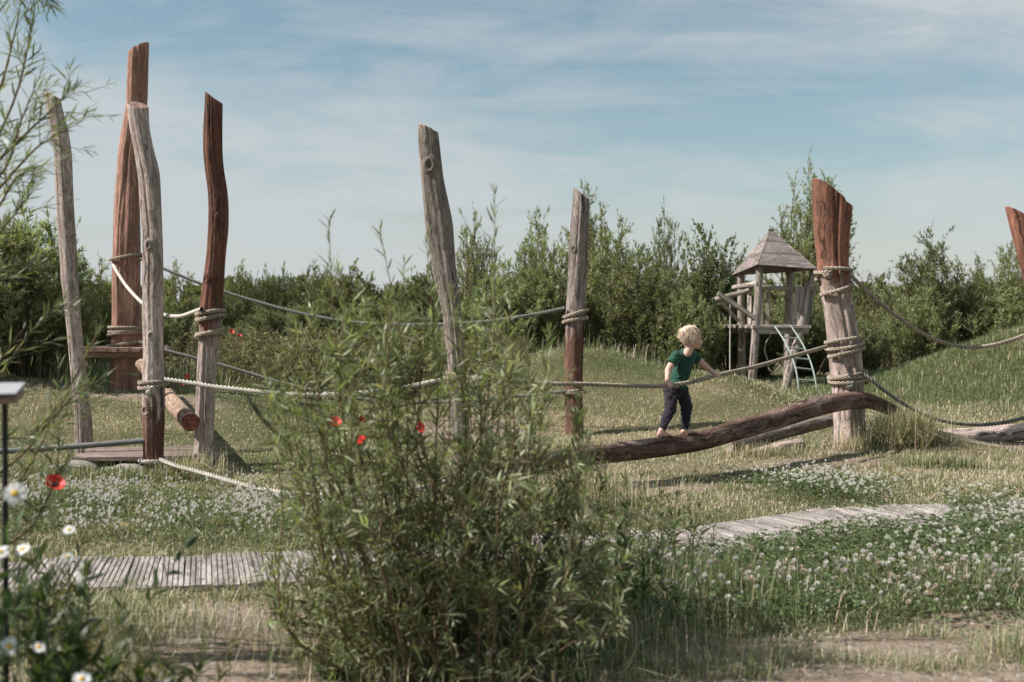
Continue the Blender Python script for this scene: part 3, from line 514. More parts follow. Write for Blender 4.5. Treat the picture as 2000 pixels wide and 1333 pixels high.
# roof: four sides laid in lapped courses of boards
rf = bpy.data.objects.new('roof', None); COL.objects.link(rf); rf.parent = TW
apex = T(404, 358, 21.1); cor = [T(335, 550, 20.05), T(659, 574, 20.35), T(520, 590, 22.3), T(193, 609, 21.95)]
cen = (cor[0]+cor[1]+cor[2]+cor[3])/4
for s in range(4):
    a_, b_ = cor[s], cor[(s+1) % 4]; nrm = (b_-a_).cross(apex-a_).normalized()
    if nrm.dot((a_+b_)/2-cen) < 0: nrm = -nrm
    nc = 3
    for c in range(nc):
        u0, u1 = c/nc, min(1.0, (c+1)/nc+0.03); q = [a_.lerp(apex, u0), b_.lerp(apex, u0), b_.lerp(apex, min(u1, 0.985)), a_.lerp(apex, min(u1, 0.985))]; lo, hi = 0.011+0.002*s, 0.004+0.002*s; th_ = 0.010
        V = [q[0]+nrm*lo, q[1]+nrm*lo, q[2]+nrm*hi, q[3]+nrm*hi]; V += [v-nrm*th_ for v in V]; V = [v-Vector(TW.location) for v in V]
        ex = (b_-a_).normalized(); wcs = [((v.z)*1.0+c*3.3+s*9, 0, v.dot(ex)) for v in V]
        link('roof_board', mesh_py('roof_board', V, [(0, 1, 2, 3), (7, 6, 5, 4), (0, 4, 5, 1), (1, 5, 6, 2), (2, 6, 7, 3), (3, 7, 4, 0)], M_ROOF, wcs), rf)
    pole('hip_cap', a_+nrm*0.01, apex, 0.022, 0.022, M_ROOF, rf, 100+s) if False else None
link('ridge_cap', plank_mesh(0.10, 0.12, 0.03, M_ROOF, 3, 'ridge_cap'), rf).location = apex+Vector((0, 0, 0.012))-Vector(TW.location)
# bent metal ladder
def bent(name, pts, r, mat, parent, sides=10):
    pts = [Vector(p_)-Vector(parent.location) for p_ in pts]; return link(name, strand_mesh(name, catmull(pts, 40), r, mat, False, sides), parent)
ld = bpy.data.objects.new('ladder', None); COL.objects.link(ld); ld.parent = TW
Lr = [(T(425, 882, 20.3)), T(465, 940, 20.1), T(503, 1010, 19.9), T(530, 1080, 19.75), T(548, 1160, 19.6), T(563, 1300, 19.45)]; Rr_ = [T(513, 880, 20.3), T(560, 950, 20.1), T(597, 1020, 19.9), T(625, 1090, 19.75), T(645, 1170, 19.6), T(662, 1290, 19.45)]
def sub(name, pts, r, mat, par, loc):
    pts = [Vector(p_)-Vector(loc) for p_ in pts]; return link(name, strand_mesh(name, catmull(pts, 24), r, mat, False, 8), par)
sub('ladder_rail', Lr, 0.015, M_STEEL, ld, TW.location); sub('ladder_rail', Rr_, 0.015, M_STEEL, ld, TW.location)
Lc, Rc = catmull(Lr, 100), catmull(Rr_, 100)
for f_ in (2, 20, 36, 52, 67, 81, 94): sub('rung', [Lc[f_], (Lc[f_]+Rc[f_])/2, Rc[f_]], 0.014, M_STEEL, ld, TW.location)
bent('hoist_rope', [T(183, 742, 20.95), T(184, 850, 20.95), T(183, 1000, 20.95), T(183, 1205, 20.95)], 0.013, M_ROPEW, TW, 6)
bent('swing_rope', [T(430, 890, 21.2), T(375, 980, 21.2), T(378, 1040, 21.2), T(400, 1075, 21.2), T(450, 1060, 21.2), T(490, 1000, 21.2)], 0.011, M_ROPEW, TW, 6)
bent('swing_rope', [T(385, 1085, 21.3), T(400, 1120, 21.3), T(425, 1132, 21.3), T(455, 1110, 21.3), T(475, 1060, 21.3), T(470, 900, 21.3)], 0.011, M_ROPEW, TW, 6)

# ------------------------------------------------------------------ plants: generic growth
class Leaves:
    def __init__(s): s.P, s.D, s.L, s.W, s.C = [], [], [], [], []
    def add(s, path, n, L, W_, ang, rng, col, t0=0.08, t1=1.0, var=0.25, up=0.0, taper=0.35):
        path = np.asarray(path); K = len(path); t = np.sort(rng.uniform(t0, t1, n)); f = t*(K-1); i = np.minimum(f.astype(int), K-2); u = (f-i)[:, None]
        p = path[i]*(1-u)+path[i+1]*u; T_ = unit(path[i+1]-path[i]); az = rng.uniform(0, 6.28)+np.arange(n)*2.4+rng.normal(0, 0.3, n)
        a_ = unit(np.cross(T_, rng.normal(0, 1, 3)+np.array([0.01, 0.02, 0.03]))); b_ = np.cross(T_, a_); rad = np.cos(az)[:, None]*a_+np.sin(az)[:, None]*b_
        an = np.radians(ang)*rng.uniform(0.7, 1.3, n)*(1-0.45*t); d = unit(T_*np.cos(an)[:, None]+rad*np.sin(an)[:, None]+np.array([0, 0, up])); sc = rng.uniform(0.65, 1.2, n)*(1-taper*np.maximum(0, t-0.6)/0.4)
        s.P.append(p); s.D.append(d); s.L.append(L*sc); s.W.append(W_*sc); c = np.array(col)[None]*rng.uniform(1-var, 1+var, (n, 1))*(1+rng.normal(0, 0.05, (n, 3))); s.C.append(np.clip(c, 0.003, 1))
    def mesh(s, name, mat, rng, droop=0.18, simple=False, off=None):
        P_, D, L, W_, C = np.vstack(s.P), np.vstack(s.D), np.concatenate(s.L), np.concatenate(s.W), np.vstack(s.C)
        if off is not None: P_ = P_-np.array(off)
        n = len(P_); S = unit(np.cross(D, np.array([0, 0, 1.0])+rng.normal(0, 0.55, (n, 3)))); Nn = np.cross(S, D)
        tm = [(0, 0, 0), (.4, .5, 0.03), (.4, -.5, 0.03), (1, 0, 0)] if simple else [(0, 0, 0), (.3, .5, .02), (.3, -.5, .02), (.65, .4, 0), (.65, -.4, 0), (1, 0, 0)]
        tr = [(0, 2, 1), (1, 2, 3)] if simple else [(0, 2, 1), (1, 2, 4), (1, 4, 3), (3, 4, 5)]
        tm = np.array(tm); dr_ = droop*rng.uniform(-0.8, 2.4, n); V = P_[:, None]+L[:, None, None]*(tm[:, 0][None, :, None]*D[:, None]+(tm[:, 2][None]-dr_[:, None]*(tm[:, 0]**2)[None])[..., None]*Nn[:, None])+(W_[:, None]*tm[:, 1][None])[..., None]*S[:, None]
        k_ = len(tm); tri = (np.array(tr)[None]+(np.arange(n)*k_)[:, None, None]).reshape(-1, 3); return mesh_np(name, V.reshape(-1, 3), tri, mat, col=np.repeat(C, k_, 0))
def stems_mesh(name, L, mat, sides=5, off=(0, 0, 0)):
    Vs, Qs, o = [], [], 0; th = np.linspace(0, 2*np.pi, sides, endpoint=False)
    for path, r0, r1 in L:
        path = np.asarray(path)-np.array(off); T_, A, B = frames(path); r = np.linspace(r0, r1, len(path)); V = path[:, None]+r[:, None, None]*(np.cos(th)[None, :, None]*A[:, None]+np.sin(th)[None, :, None]*B[:, None]); n = len(path)
        i, j = np.meshgrid(np.arange(n-1), np.arange(sides), indexing='ij'); j2 = (j+1) % sides; Qs.append(np.stack([i*sides+j, i*sides+j2, (i+1)*sides+j2, (i+1)*sides+j], -1).reshape(-1, 4)+o); Vs.append(V.reshape(-1, 3)); o += n*sides
    return mesh_np(name, np.vstack(Vs), np.vstack(Qs), mat, smooth=True)
def arc(p0, p1, K, rng, bow=0.12, wig=0.02):
    p0, p1 = np.array(tuple(p0), float), np.array(tuple(p1), float); t = np.linspace(0, 1, K)[:, None]; d = p1-p0; L = np.linalg.norm(d); s = np.array([d[0], d[1], 0.0])
    # leave the root more upright / outward, then bend
    path = p0+d*t-s*bow*np.sin(np.pi*t)*1.0; w = rng.normal(0, wig*L, (4, 3)); w[0] = 0
    return path+np.stack([np.interp(t[:, 0], np.linspace(0, 1, 4), w[:, k_]*[0, 1, 1, 0]) for k_ in range(3)], 1)
def copy_tree(o, parent=None):
    c = o.copy(); COL.objects.link(c); c.parent = parent
    for ch in o.children:
        if ch.name in bpy.data.objects: copy_tree(ch, c)
    return c

WIL = (0.185, 0.228, 0.095); WIL2 = (0.28, 0.315, 0.185)
def shrub(seed, h, spread, nst, nsh, nl, L, Wl, col, ang=45, col2=None, columnar=False, loose=0.0, root=0.25, low=0.0):
    rng = np.random.default_rng(seed); lv = Leaves(); st = []
    for i in range(nst):
        az = i*2.4+rng.uniform(-.4, .4); rad = math.sqrt((i+0.6)/nst)
        hh = h*(rng.uniform(0.74, 1.0) if not columnar else rng.uniform(0.55, 1.0))*(1-0.40*rad**2.5) if i else h
        r_ = spread*rad*(0.5 if columnar else 1)*rng.uniform(0.7, 1.1)
        p0 = (math.cos(az)*root*rad, math.sin(az)*root*rad, -0.12); p1 = (math.cos(az)*r_, math.sin(az)*r_, hh); m_ = arc(p0, p1, 9, rng, bow=-0.12 if not columnar else 0.0, wig=0.035); st.append((m_, 0.012+0.008*h*rng.uniform(.4, 1), 0.003))
        cc = col if rng.random() < 0.6 or col2 is None else col2
        for q in range(nsh):
            t = rng.uniform(0.12+low, 0.97)**0.8; f = t*8; a_ = int(min(f, 7)); b_ = m_[a_]+(m_[a_+1]-m_[a_])*(f-a_); tan = unit(m_[a_+1]-m_[a_])
            d = rng.normal(0, 1, 3); d[2] = abs(d[2])*0.35; d = unit(d)*0.75+tan*(0.9 if not columnar else 1.6); ln = min(h, 4)*rng.uniform(0.09, 0.24)*(1.15-0.60*t)
            sp = arc(b_, b_+unit(d)*ln, 5, rng, bow=0.05, wig=0.05); st.append((sp, 0.005, 0.0015)); lv.add(sp, int(nl*rng.uniform(.6, 1.3)), L, Wl, ang, rng, cc)
        lv.add(m_, int(nl*1.6), L, Wl, ang, rng, cc, t0=0.35+low)
    return lv, st, rng
def make_tree(name, loc, label, group, args, cat='shrub', simple=True, rz=0, tint=None):
    lv, st, rng = shrub(*args[0], **args[1]); e = empty(name, loc, rz, label, cat, group)
    link('crown', lv.mesh('crown', M_TREELEAF, rng, simple=simple), e); link('trunk', stems_mesh('trunk', st, M_BARK, 4), e); return e
OL = (0.205, 0.226, 0.110); OLd = (0.165, 0.195, 0.094); OLy = (0.24, 0.24, 0.125); BRN = (0.15, 0.125, 0.062)
KIND = {  # unit shrubs, built 1:1 and re-used at other sizes
 'dense':  ((101, 3.3, 1.45, 56, 24, 15, 0.135, 0.042, OL), dict(col2=OLd, low=-0.06)),
 'plume':  ((102, 3.6, 1.1, 40, 22, 15, 0.135, 0.036, OL), dict(col2=OLy)),
 'broad':  ((103, 3.3, 1.0, 42, 21, 14, 0.09, 0.056, OLd), dict(col2=(0.095, 0.125, 0.040), ang=55)),
 'tall':   ((104, 5.2, 1.3, 34, 30, 16, 0.12, 0.038, OL), dict(col2=OLd)),
 'poplar': ((105, 5.5, 1.5, 40, 18, 12, 0.30, 0.17, (0.15, 0.165, 0.085)), dict(columnar=True)),
 'weeds':  ((106, 1.6, 1.0, 44, 9, 12, 0.085, 0.024, OLy), dict(col2=BRN, root=0.8)),
 'round':  ((107, 4.2, 2.2, 44, 16, 11, 0.20, 0.10, (0.13, 0.145, 0.07)), dict(col2=OL, root=0.3)),
 'near':   ((108, 2.9, 1.3, 48, 22, 20, 0.15, 0.034, (0.25, 0.275, 0.13)), dict(col2=WIL2)),
}
HGT = {k_: v[0][1] for k_, v in KIND.items()}; PROTO = {}
def tree(kind, px, ytop, Y, wide=1.0, label='', group='shrubs behind the playground', name='willow_shrub', cat='shrub', ysink=0.0):
    x = (px-1000)*Y/F; z = gzf(x, Y); ztop = zpx(ytop, Y); s = (ztop-z)/HGT[kind]
    if kind not in PROTO: e = PROTO[kind] = make_tree(name, (0, 0, 0), label, group, KIND[kind], cat)
    else: e = copy_tree(PROTO[kind]); e.name = name
    e.location = (x, Y, z); e.rotation_euler = (0, 0, rnd.uniform(0, 6.28)); e.scale = (s*wide, s*wide, s); tag(e, label, cat, group); return e
TREES = [
 ('near', 45, 405, 17.0, 1.0, 'large feathery willow at the left edge behind the thin grey post'), ('near', -70, 385, 16.0, 1.1, 'willow partly cut by the left edge, behind the black stake sign'),
 ('plume', 132, 430, 19.5, 0.5, 'slim willow plume rising right behind the thin grey post'), ('plume', 195, 505, 20.0, 0.9, 'olive willow just left of the tallest red post'), ('dense', 110, 560, 18.5, 0.9, 'dense willow low behind the round platform, left side'),
 ('plume', 345, 512, 23.0, 0.75, 'willow between the front grey post and crooked red post'), ('dense', 300, 575, 22.0, 0.9, 'dense shrub seen between tallest post and front grey post'), ('broad', 250, 600, 21.0, 1.0, 'dark shrub directly behind the foot of the tallest post'),
 ('dense', 415, 620, 25.0, 1.2, 'low shrub right of the crooked red post'), ('weeds', 480, 635, 21.5, 1.7, 'tall brownish weeds right of the crooked red post, with poppies'), ('weeds', 400, 640, 19.5, 1.6, 'tall weeds behind the crooked red post'), ('weeds', 560, 640, 21.0, 1.8, 'tall green weeds left of the big bush'),
 ('weeds', 455, 668, 18.3, 1.5, 'brown green weeds directly behind the two far poppies'), ('weeds', 610, 640, 18.6, 1.7, 'bright weeds seen through the left side of the big bush'), ('weeds', 690, 632, 18.0, 1.7, 'weeds seen through the upper left of the big bush'), ('weeds', 775, 640, 18.4, 1.7, 'weeds behind the middle of the big bush'), ('weeds', 850, 645, 18.0, 1.6, 'weeds left behind the leaning post'),
 ('weeds', 935, 640, 18.6, 1.6, 'weeds right behind the leaning post'), ('weeds', 1010, 655, 17.8, 1.4, 'weeds left of the short red-footed post'), ('weeds', 540, 690, 17.2, 1.3, 'low weeds right of the far poppies'), ('weeds', 1190, 672, 19.4, 1.2, 'weeds on the crest of the mound right of the short post'),
 ('dense', 520, 598, 30.0, 1.5, 'yellowish shrub in the distance left of the big bush'), ('dense', 610, 585, 33.0, 1.6, 'distant shrub behind the left tips of the big bush'), ('dense', 720, 580, 34.0, 1.7, 'distant shrub behind the middle of the big bush'), ('plume', 810, 590, 30.0, 1.5, 'shrub just left of the leaning post'),
 ('plume', 925, 412, 24.0, 0.55, 'airy willow plume right of the leaning post'), ('dense', 985, 512, 22.0, 1.05, 'wide dense willow between leaning post and short post'), ('plume', 1048, 408, 24.5, 0.6, 'narrow willow plume left of the short post top'), ('plume', 1150, 362, 25.0, 0.55, 'narrow willow plume right behind the short post top'),
 ('dense', 1075, 490, 22.8, 0.9, 'willow behind the shaft of the short post'), ('plume', 1210, 425, 24.0, 0.9, 'willow right of the short post with ragged top'), ('tall', 1295, 398, 25.5, 0.62, 'taller loose willow above and left of the child'), ('dense', 1250, 500, 22.5, 1.0, 'dense willow on the mound left of the child'), ('broad', 1372, 438, 23.6, 0.75, 'dark broadleaf shrub above and right of the child'),
 ('broad', 1425, 465, 24.3, 0.7, 'dark broadleaf shrub touching the left eave of the tower'), ('dense', 1340, 560, 21.8, 0.9, 'dark dense shrub directly behind the child'), ('tall', 1582, 308, 27.0, 0.85, 'tall narrow tree rising behind the tower roof'), ('tall', 1606, 352, 27.6, 0.7, 'second tall tree right behind the thick red-topped post'), ('dense', 1480, 600, 25.0, 1.1, 'shrub behind the tower stilts'), ('dense', 1570, 560, 25.0, 1.0, 'shrub behind the right side of the tower'),
 ('plume', 1700, 535, 26.0, 0.9, 'brownish shrub right of the thick red-topped post'), ('dense', 1690, 610, 22.5, 0.9, 'dark shrub low behind the thick post foot'), ('plume', 1815, 448, 24.0, 1.0, 'bright willow with pointed top right of the thick post'), ('dense', 1800, 560, 22.8, 0.95, 'dense willow above the hanging rope at right'), ('plume', 1915, 505, 24.5, 1.0, 'willow left of the red post at the right edge'),
 ('dense', 1960, 560, 23.5, 1.1, 'dense willow on the right bank'), ('plume', 2015, 425, 26.0, 0.9, 'willow behind the red post at the right edge'), ('plume', 1745, 560, 25.0, 0.8, 'small willow behind the hanging rope'),
]
for kd, px, yt, Y, wd, lab in TREES: tree(kd, px, yt, Y, wd, lab)
for kd, px, yt, Y, wd, lab in [('round', 468, 512, 75, 0.62, 'leftmost distant poplar right of the crooked red post'), ('round', 518, 520, 85, 0.43, 'slim distant poplar, second from the crooked red post'), ('round', 552, 517, 88, 0.50, 'distant poplar, third from the crooked red post'), ('round', 610, 512, 80, 0.81, 'broad distant poplar behind left tips of the big bush'),
  ('round', 685, 512, 60, 1.0, 'dark round tree in the distance behind the bush tips'), ('round', 640, 520, 70, 0.50, 'distant dark poplar beside the round tree'), ('round', 835, 510, 62, 0.9, 'grey green round tree just left of the leaning post'), ('round', 760, 570, 70, 1.0, 'low distant tree between the two taller bush tips'), ('round', 440, 560, 60, 0.9, 'distant tree right behind the crooked red post'), ('round', 1000, 560, 60, 1.2, 'distant tree behind the wide willow right of the leaning post')]:
    tree(kd, px, yt, Y, wd, lab, 'trees in the distance', 'distant_tree', 'tree')
# far wood on the horizon, one mass
rng = np.random.default_rng(55); lv = Leaves()
for i in range(260):
    x = rng.uniform(-80, 80); y = rng.uniform(110, 150); h_ = rng.uniform(2.0, 4.2); lv.add(np.array([(x, y, 0), (x+rng.normal(0, .3), y, h_*0.5), (x, y, h_)]), 70, 1.5, 0.9, 60, rng, OLd, t0=0.02)
tag(link('far_wood', lv.mesh('far_wood', M_TREELEAF, rng, simple=True)), 'dark strip of far wood along the horizon', 'wood', kind='stuff')

# ------------------------------------------------------------------ the big willow bush in front
rng = np.random.default_rng(900); lv = Leaves(); st = []; BC = np.array([-0.2, 5.02, 0.0])
tips = [(642, 432), (742, 452), (790, 515), (832, 456), (966, 365), (1030, 655), (604, 545), (690, 590), (565, 640), (530, 770), (1075, 640), (1128, 770), (1150, 860), (880, 560), (1000, 560), (925, 590), (705, 560), (660, 520), (755, 560), (985, 640), (545, 700)]
env = lambda x: np.interp(x, [500, 540, 600, 650, 700, 760, 850, 900, 960, 1000, 1050, 1100, 1150, 1210], [880, 720, 610, 560, 570, 560, 570, 600, 580, 620, 680, 720, 830, 960])
full = [(x, y, 5.0+rng.uniform(-.25, .3)) for x, y in tips]
for i in range(64): x = rng.uniform(525, 1185); full.append((x, env(x)+rng.uniform(0, 1)**1.3*430, 5.0+rng.uniform(-.5, .55)))
for i in range(66): x = rng.uniform(530, 1270); full.append((x, rng.uniform(960, 1220), 5.0+rng.uniform(-.5, .6)))
for i, (x, y, Y) in enumerate(full):
    tip = np.array(tuple(at(x, y, Y))); p0 = BC+np.array([(tip[0]-BC[0])*0.35+rng.normal(0, .05), (Y-5.0)*0.5+rng.normal(0, .05), 0]); p0[2] = gzf(p0[0], p0[1])-0.05
    m_ = arc(p0, tip, 12, rng, bow=rng.uniform(-0.35, 0.15), wig=0.02 if i < len(tips) else 0.055); ln = np.linalg.norm(tip-p0); lead = i < len(tips)
    st.append((m_, 0.0035+0.0025*ln, 0.0012)); col = WIL if rng.random() < 0.7 else WIL2
    lv.add(m_, int(ln*(34 if lead else 28)), 0.088, 0.0100, 58, rng, col, t0=0.18, up=0.02, var=0.4)
    if lead: lv.add(m_, 20, 0.135, 0.0125, 50, rng, WIL, t0=0.70, taper=0.5); lv.add(m_, 5, 0.06, 0.007, 18, rng, WIL2, t0=0.96)
    for q in range(int(ln*(9 if lead else 12))):
        t = rng.uniform(0.12, 0.80 if lead else 0.96); f = t*11; a_ = int(min(f, 10)); b_ = m_[a_]+(m_[a_+1]-m_[a_])*(f-a_); d = unit(rng.normal(0, 1, 3)*np.array([1, 1, .5])+np.array([0, 0, 0.15]))*1.0+unit(m_[a_+1]-m_[a_])*0.55
        sp = arc(b_, b_+unit(d)*rng.uniform(0.08, 0.26)*(1.2-0.6*t), 5, rng, wig=0.04); st.append((sp, 0.002, 0.0008)); lv.add(sp, int(rng.integers(9, 16)), rng.uniform(0.035, 0.095), rng.uniform(0.006, 0.013), rng.uniform(38, 70), rng, col if rng.random() < 0.75 else WIL2, var=0.4)
bush = empty('willow_bush', (BC[0], BC[1], gzf(BC[0], BC[1])), label='large feathery willow bush in the middle foreground', cat='bush')
link('leaves', lv.mesh('leaves', M_LEAF, rng, off=bush.location), bush); link('twigs', stems_mesh('twigs', st, M_TWIG, 5, bush.location), bush)
tr_ = [at(905, 1312, 4.95), at(908, 1240, 4.97), at(902, 1150, 5.0), at(915, 1000, 5.02)]; link('trunk', stems_mesh('trunk', [(catmull(tr_, 14), 0.021, 0.010)], M_BARK, 9, bush.location), bush)

# willow standing left of the frame, its twigs reaching in
rng = np.random.default_rng(77); lv = Leaves(); st = []; wl = np.array([-2.75, 4.9, 0.0])
runs = [[(-330, 700), (-120, 420), (-20, 230), (30, 60), (48, -60)], [(-330, 700), (-150, 480), (-40, 330), (30, 190), (60, 60), (75, -30)], [(-330, 700), (-140, 520), (-30, 400), (60, 300), (100, 270), (163, 236)], [(-120, 430), (-20, 330), (50, 262), (100, 215), (152, 158)],
        [(-60, 40), (20, -30), (70, -25), (112, 8)], [(-150, 500), (-50, 380), (10, 330), (40, 240), (85, 130)], [(-150, 560), (-60, 480), (0, 400), (30, 350), (72, 330)], [(-330, 760), (-160, 600), (-60, 520), (20, 430), (60, 380)], [(-200, 560), (-90, 300), (-40, 150), (-10, 40), (10, -60)],
        [(-330, 900), (-150, 700), (-40, 560), (20, 520), (70, 505)], [(-330, 1000), (-100, 1010), (20, 960), (100, 830), (170, 690), (205, 625)], [(-330, 1000), (-80, 960), (30, 900), (100, 820), (150, 770), (190, 755)], [(-330, 900), (-120, 820), (-10, 740), (60, 650), (120, 590)], [(-330, 980), (-120, 900), (0, 860), (60, 850), (115, 800)], [(-330, 1050), (-60, 1080), (50, 1040), (100, 960), (130, 900)]]
for i, rn in enumerate(runs):
    Y = 4.7+0.5*rng.random(); pth = catmull([at(x, y, Y+(0.15 if q == 0 else 0)) for q, (x, y) in enumerate(rn)], 20); st.append((pth, 0.010, 0.0015)); c = (0.125, 0.15, 0.075) if i % 3 else (0.19, 0.21, 0.13)
    lv.add(pth, 44 if i > 9 else 34, 0.088, 0.0080, 45, rng, c, t0=0.3)
    for q in range(6 if i in (2, 3) else 8):
        t = rng.uniform(0.3, 0.92); f = t*19; a_ = int(min(f, 18)); b_ = pth[a_]; d = unit(rng.normal(0, 1, 3))*0.7+unit(pth[a_+1]-pth[a_])*0.9; sp = arc(b_, b_+unit(d)*rng.uniform(0.1, 0.3), 6, rng, wig=0.04); st.append((sp, 0.002, 0.0008)); lv.add(sp, 11, 0.085, 0.0080, 45, rng, c)
wt = empty('willow_tree', (wl[0], wl[1], gzf(wl[0], wl[1])), label='willow whose leafy twigs hang in from the left edge', cat='tree')
link('leaves', lv.mesh('leaves', M_LEAF, rng, off=wt.location), wt); link('branches', stems_mesh('branches', st, M_TWIG, 5, wt.location), wt)
trk = [(-2.78, 4.9, -0.15), (-2.8, 4.92, 0.5), (-2.76, 4.9, 1.3), (-2.82, 4.88, 2.2)]; link('trunk', stems_mesh('trunk', [(catmull(trk, 16), 0.07, 0.02)], M_BARK, 10, wt.location), wt)

# ------------------------------------------------------------------ grass and clover
def strip(n, y0, y1, rng, pw=1.5):
    u = rng.random(n); y = (y0**(2-pw)+(y1**(2-pw)-y0**(2-pw))*u)**(1/(2-pw)); x = rng.uniform(-1, 1, n)*(y*0.455+0.35); return x, y
def blades(name, x, y, h, w, dry, rng, lean=0.5, green=(0.135, 0.158, 0.068), tan=(0.44, 0.37, 0.265), label='', z=None):
    n = len(x); z = gz(x, y)-0.004 if z is None else z; az = rng.uniform(0, 6.283, n); ln = np.abs(rng.normal(0, lean, n)); sd = np.stack([np.cos(az), np.sin(az), np.zeros(n)], 1); fw = np.stack([-np.sin(az), np.cos(az), np.zeros(n)], 1)
    b0 = np.stack([x, y, z], 1); m_ = b0+fw*(h*ln*0.35)[:, None]; m_[:, 2] += h*np.clip(0.62-0.12*ln, .2, 1); tp = b0+fw*(h*ln)[:, None]; tp[:, 2] += h*np.clip(1-0.45*ln, 0.08, 1)*rng.uniform(.7, 1.1, n)
    s = sd*(w/2)[:, None]; V = np.stack([b0-s, b0+s, m_-s*0.75, m_+s*0.75, tp], 1).reshape(-1, 3); tr = np.array([(0, 1, 3), (0, 3, 2), (2, 3, 4)]); Tt = (tr[None]+(np.arange(n)*5)[:, None, None]).reshape(-1, 3)
    isd = rng.random(n) < dry; c = np.where(isd[:, None], np.array(tan), np.array(green))*rng.uniform(0.65, 1.3, (n, 1))*(1+rng.normal(0, 0.06, (n, 3)))
    return V, Tt, np.repeat(np.clip(c, 0.01, 1), 5, 0)
rng = np.random.default_rng(4)
parts = []
def emit(a): parts.append(a)
x, y = strip(370000, 4.3, 27, rng, 1.4); sm_ = soil_map(x, y); keep = (rng.random(len(x)) > sm_*1.03) & (bw_dist(x, y) > 0.43); x, y = x[keep], y[keep]; d = dry_map(x, y)
hgt = (0.022+0.03*rng.random(len(x)))*(1+0.8*ell(x, y, 9.6, 19, 5, 4)*1.3+0.5*sstep(0.75, 0.45, bw_dist(x, y))+0.9*np.clip(fbm(x, y, 2.2, 21), 0, 1)+1.3*sstep(17, 20, y)); keepb = None; emit(blades('g', x, y, hgt, 0.0020+0.00035*y, d, rng, 1.1))
# taller tufts
def tuft_zone(n, cx_, cy_, rx, ry, h0, h1, dry, lean=0.5, w=0.004, green=(0.125, 0.158, 0.062)):
    x = rng.normal(cx_, rx*0.55, n); y = rng.normal(cy_, ry*0.55, n); k_ = bw_dist(x, y) > 0.41; x, y = x[k_], y[k_]; n = len(x); emit(blades('t', x, y, rng.uniform(h0, h1, n), np.full(n, w), np.full(n, dry), rng, lean, green=green))
tuft_zone(2600, 4.02, 12.33, 0.32, 0.16, 0.15, 0.5, 0.6, 0.7, 0.006); tuft_zone(900, 3.62, 12.35, 0.3, 0.15, 0.08, 0.22, 0.75, 0.7, 0.005); tuft_zone(1300, -3.3, 10.5, 0.6, 0.2, 0.05, 0.2, 0.25, 0.8, 0.006); tuft_zone(500, -2.85, 10.6, 0.25, 0.15, 0.15, 0.4, 0.8, 0.8, 0.004)
tuft_zone(5200, -0.1, 5.2, 0.75, 0.5, 0.08, 0.3, 0.3, 0.6, 0.004); tuft_zone(1500, 0.4, 4.85, 0.6, 0.2, 0.03, 0.12, 0.45, 1.0, 0.003); tuft_zone(3500, 0.9, 6.1, 0.6, 0.5, 0.12, 0.3, 0.15, 0.5, 0.004)
tuft_zone(2500, -2.0, 5.5, 0.6, 0.3, 0.05, 0.2, 0.4, 1.0, 0.0035); tuft_zone(1500, -1.75, 4.9, 0.22, 0.5, 0.06, 0.25, 0.45, 0.9, 0.003); tuft_zone(1600, 2.35, 5.15, 0.3, 0.16, 0.06, 0.2, 0.5, 0.9, 0.0035); tuft_zone(900, 0.55, 8.9, 0.35, 0.3, 0.15, 0.4, 0.7, 0.3, 0.004); tuft_zone(800, 0.55, 9.3, 0.5, 0.2, 0.1, 0.35, 0.85, 0.35, 0.004)
tuft_zone(1200, 4.05, 11.2, 0.4, 0.18, 0.08, 0.2, 0.3, 0.6, 0.005); tuft_zone(900, 2.55, 11.9, 0.5, 0.12, 0.08, 0.22, 0.7, 0.6, 0.004); tuft_zone(1800, 4.0, 20.6, 1.0, 0.5, 0.08, 0.25, 0.35, 0.6, 0.008); tuft_zone(4000, -6.3, 17.6, 2.0, 0.8, 0.15, 0.5, 0.3, 0.5, 0.008); tuft_zone(3000, 1.6, 19.0, 1.6, 0.8, 0.15, 0.45, 0.4, 0.5, 0.007)
tuft_zone(7000, 8.5, 18.5, 2.8, 2.2, 0.07, 0.2, 0.18, 0.9, 0.007); tuft_zone(700, 1.2, 5.05, 0.45, 0.14, 0.03, 0.1, 0.4, 1.0, 0.003); tuft_zone(500, 1.75, 4.95, 0.3, 0.1, 0.03, 0.12, 0.5, 1.0, 0.003); tuft_zone(250, 0.95, 4.82, 0.12, 0.06, 0.03, 0.1, 0.3, 1.0, 0.003); tuft_zone(300, 0.75, 4.9, 0.15, 0.07, 0.03, 0.09, 0.3, 0.9, 0.003); tuft_zone(2200, 2.6, 6.3, 0.7, 0.35, 0.08, 0.25, 0.35, 0.7, 0.0035)
for i in range(110):   # grass creeping over the edges and through the joints of the boardwalk
    q = BWr[int(rng.integers(2, len(BWr)-2))]; sd_ = rng.choice([-1, 1])*rng.uniform(0.30, 0.44); n_ = 40; x = q[0]+rng.normal(0, 0.06, n_); y = q[1]+sd_+rng.normal(0, 0.035, n_)
    emit(blades('e', x, y, rng.uniform(0.06, 0.15, n_), np.full(n_, 0.0035), np.full(n_, 0.45), rng, 0.9))
for i in range(34):
    q = BWr[int(rng.integers(2, len(BWr)-2))]; n_ = 26; x = q[0]+rng.normal(0, 0.04, n_); y = q[1]+rng.uniform(-.3, .3)+rng.normal(0, 0.03, n_); emit(blades('e', x, y, rng.uniform(0.06, 0.11, n_), np.full(n_, 0.0035), np.full(n_, 0.3), rng, 1.0))
for i in range(150):   # scattered small clumps
    cx_, cy_ = strip(1, 4.9, 16, rng)
    if soil_map(cx_, cy_)[0] > 0.5 and i % 3: continue
    tuft_zone(int(rng.integers(30, 110)), cx_[0], cy_[0], rng.uniform(.05, .2), 0.07, 0.05, rng.uniform(0.1, 0.22), rng.uniform(0.1, 0.8), 0.8, 0.0042)
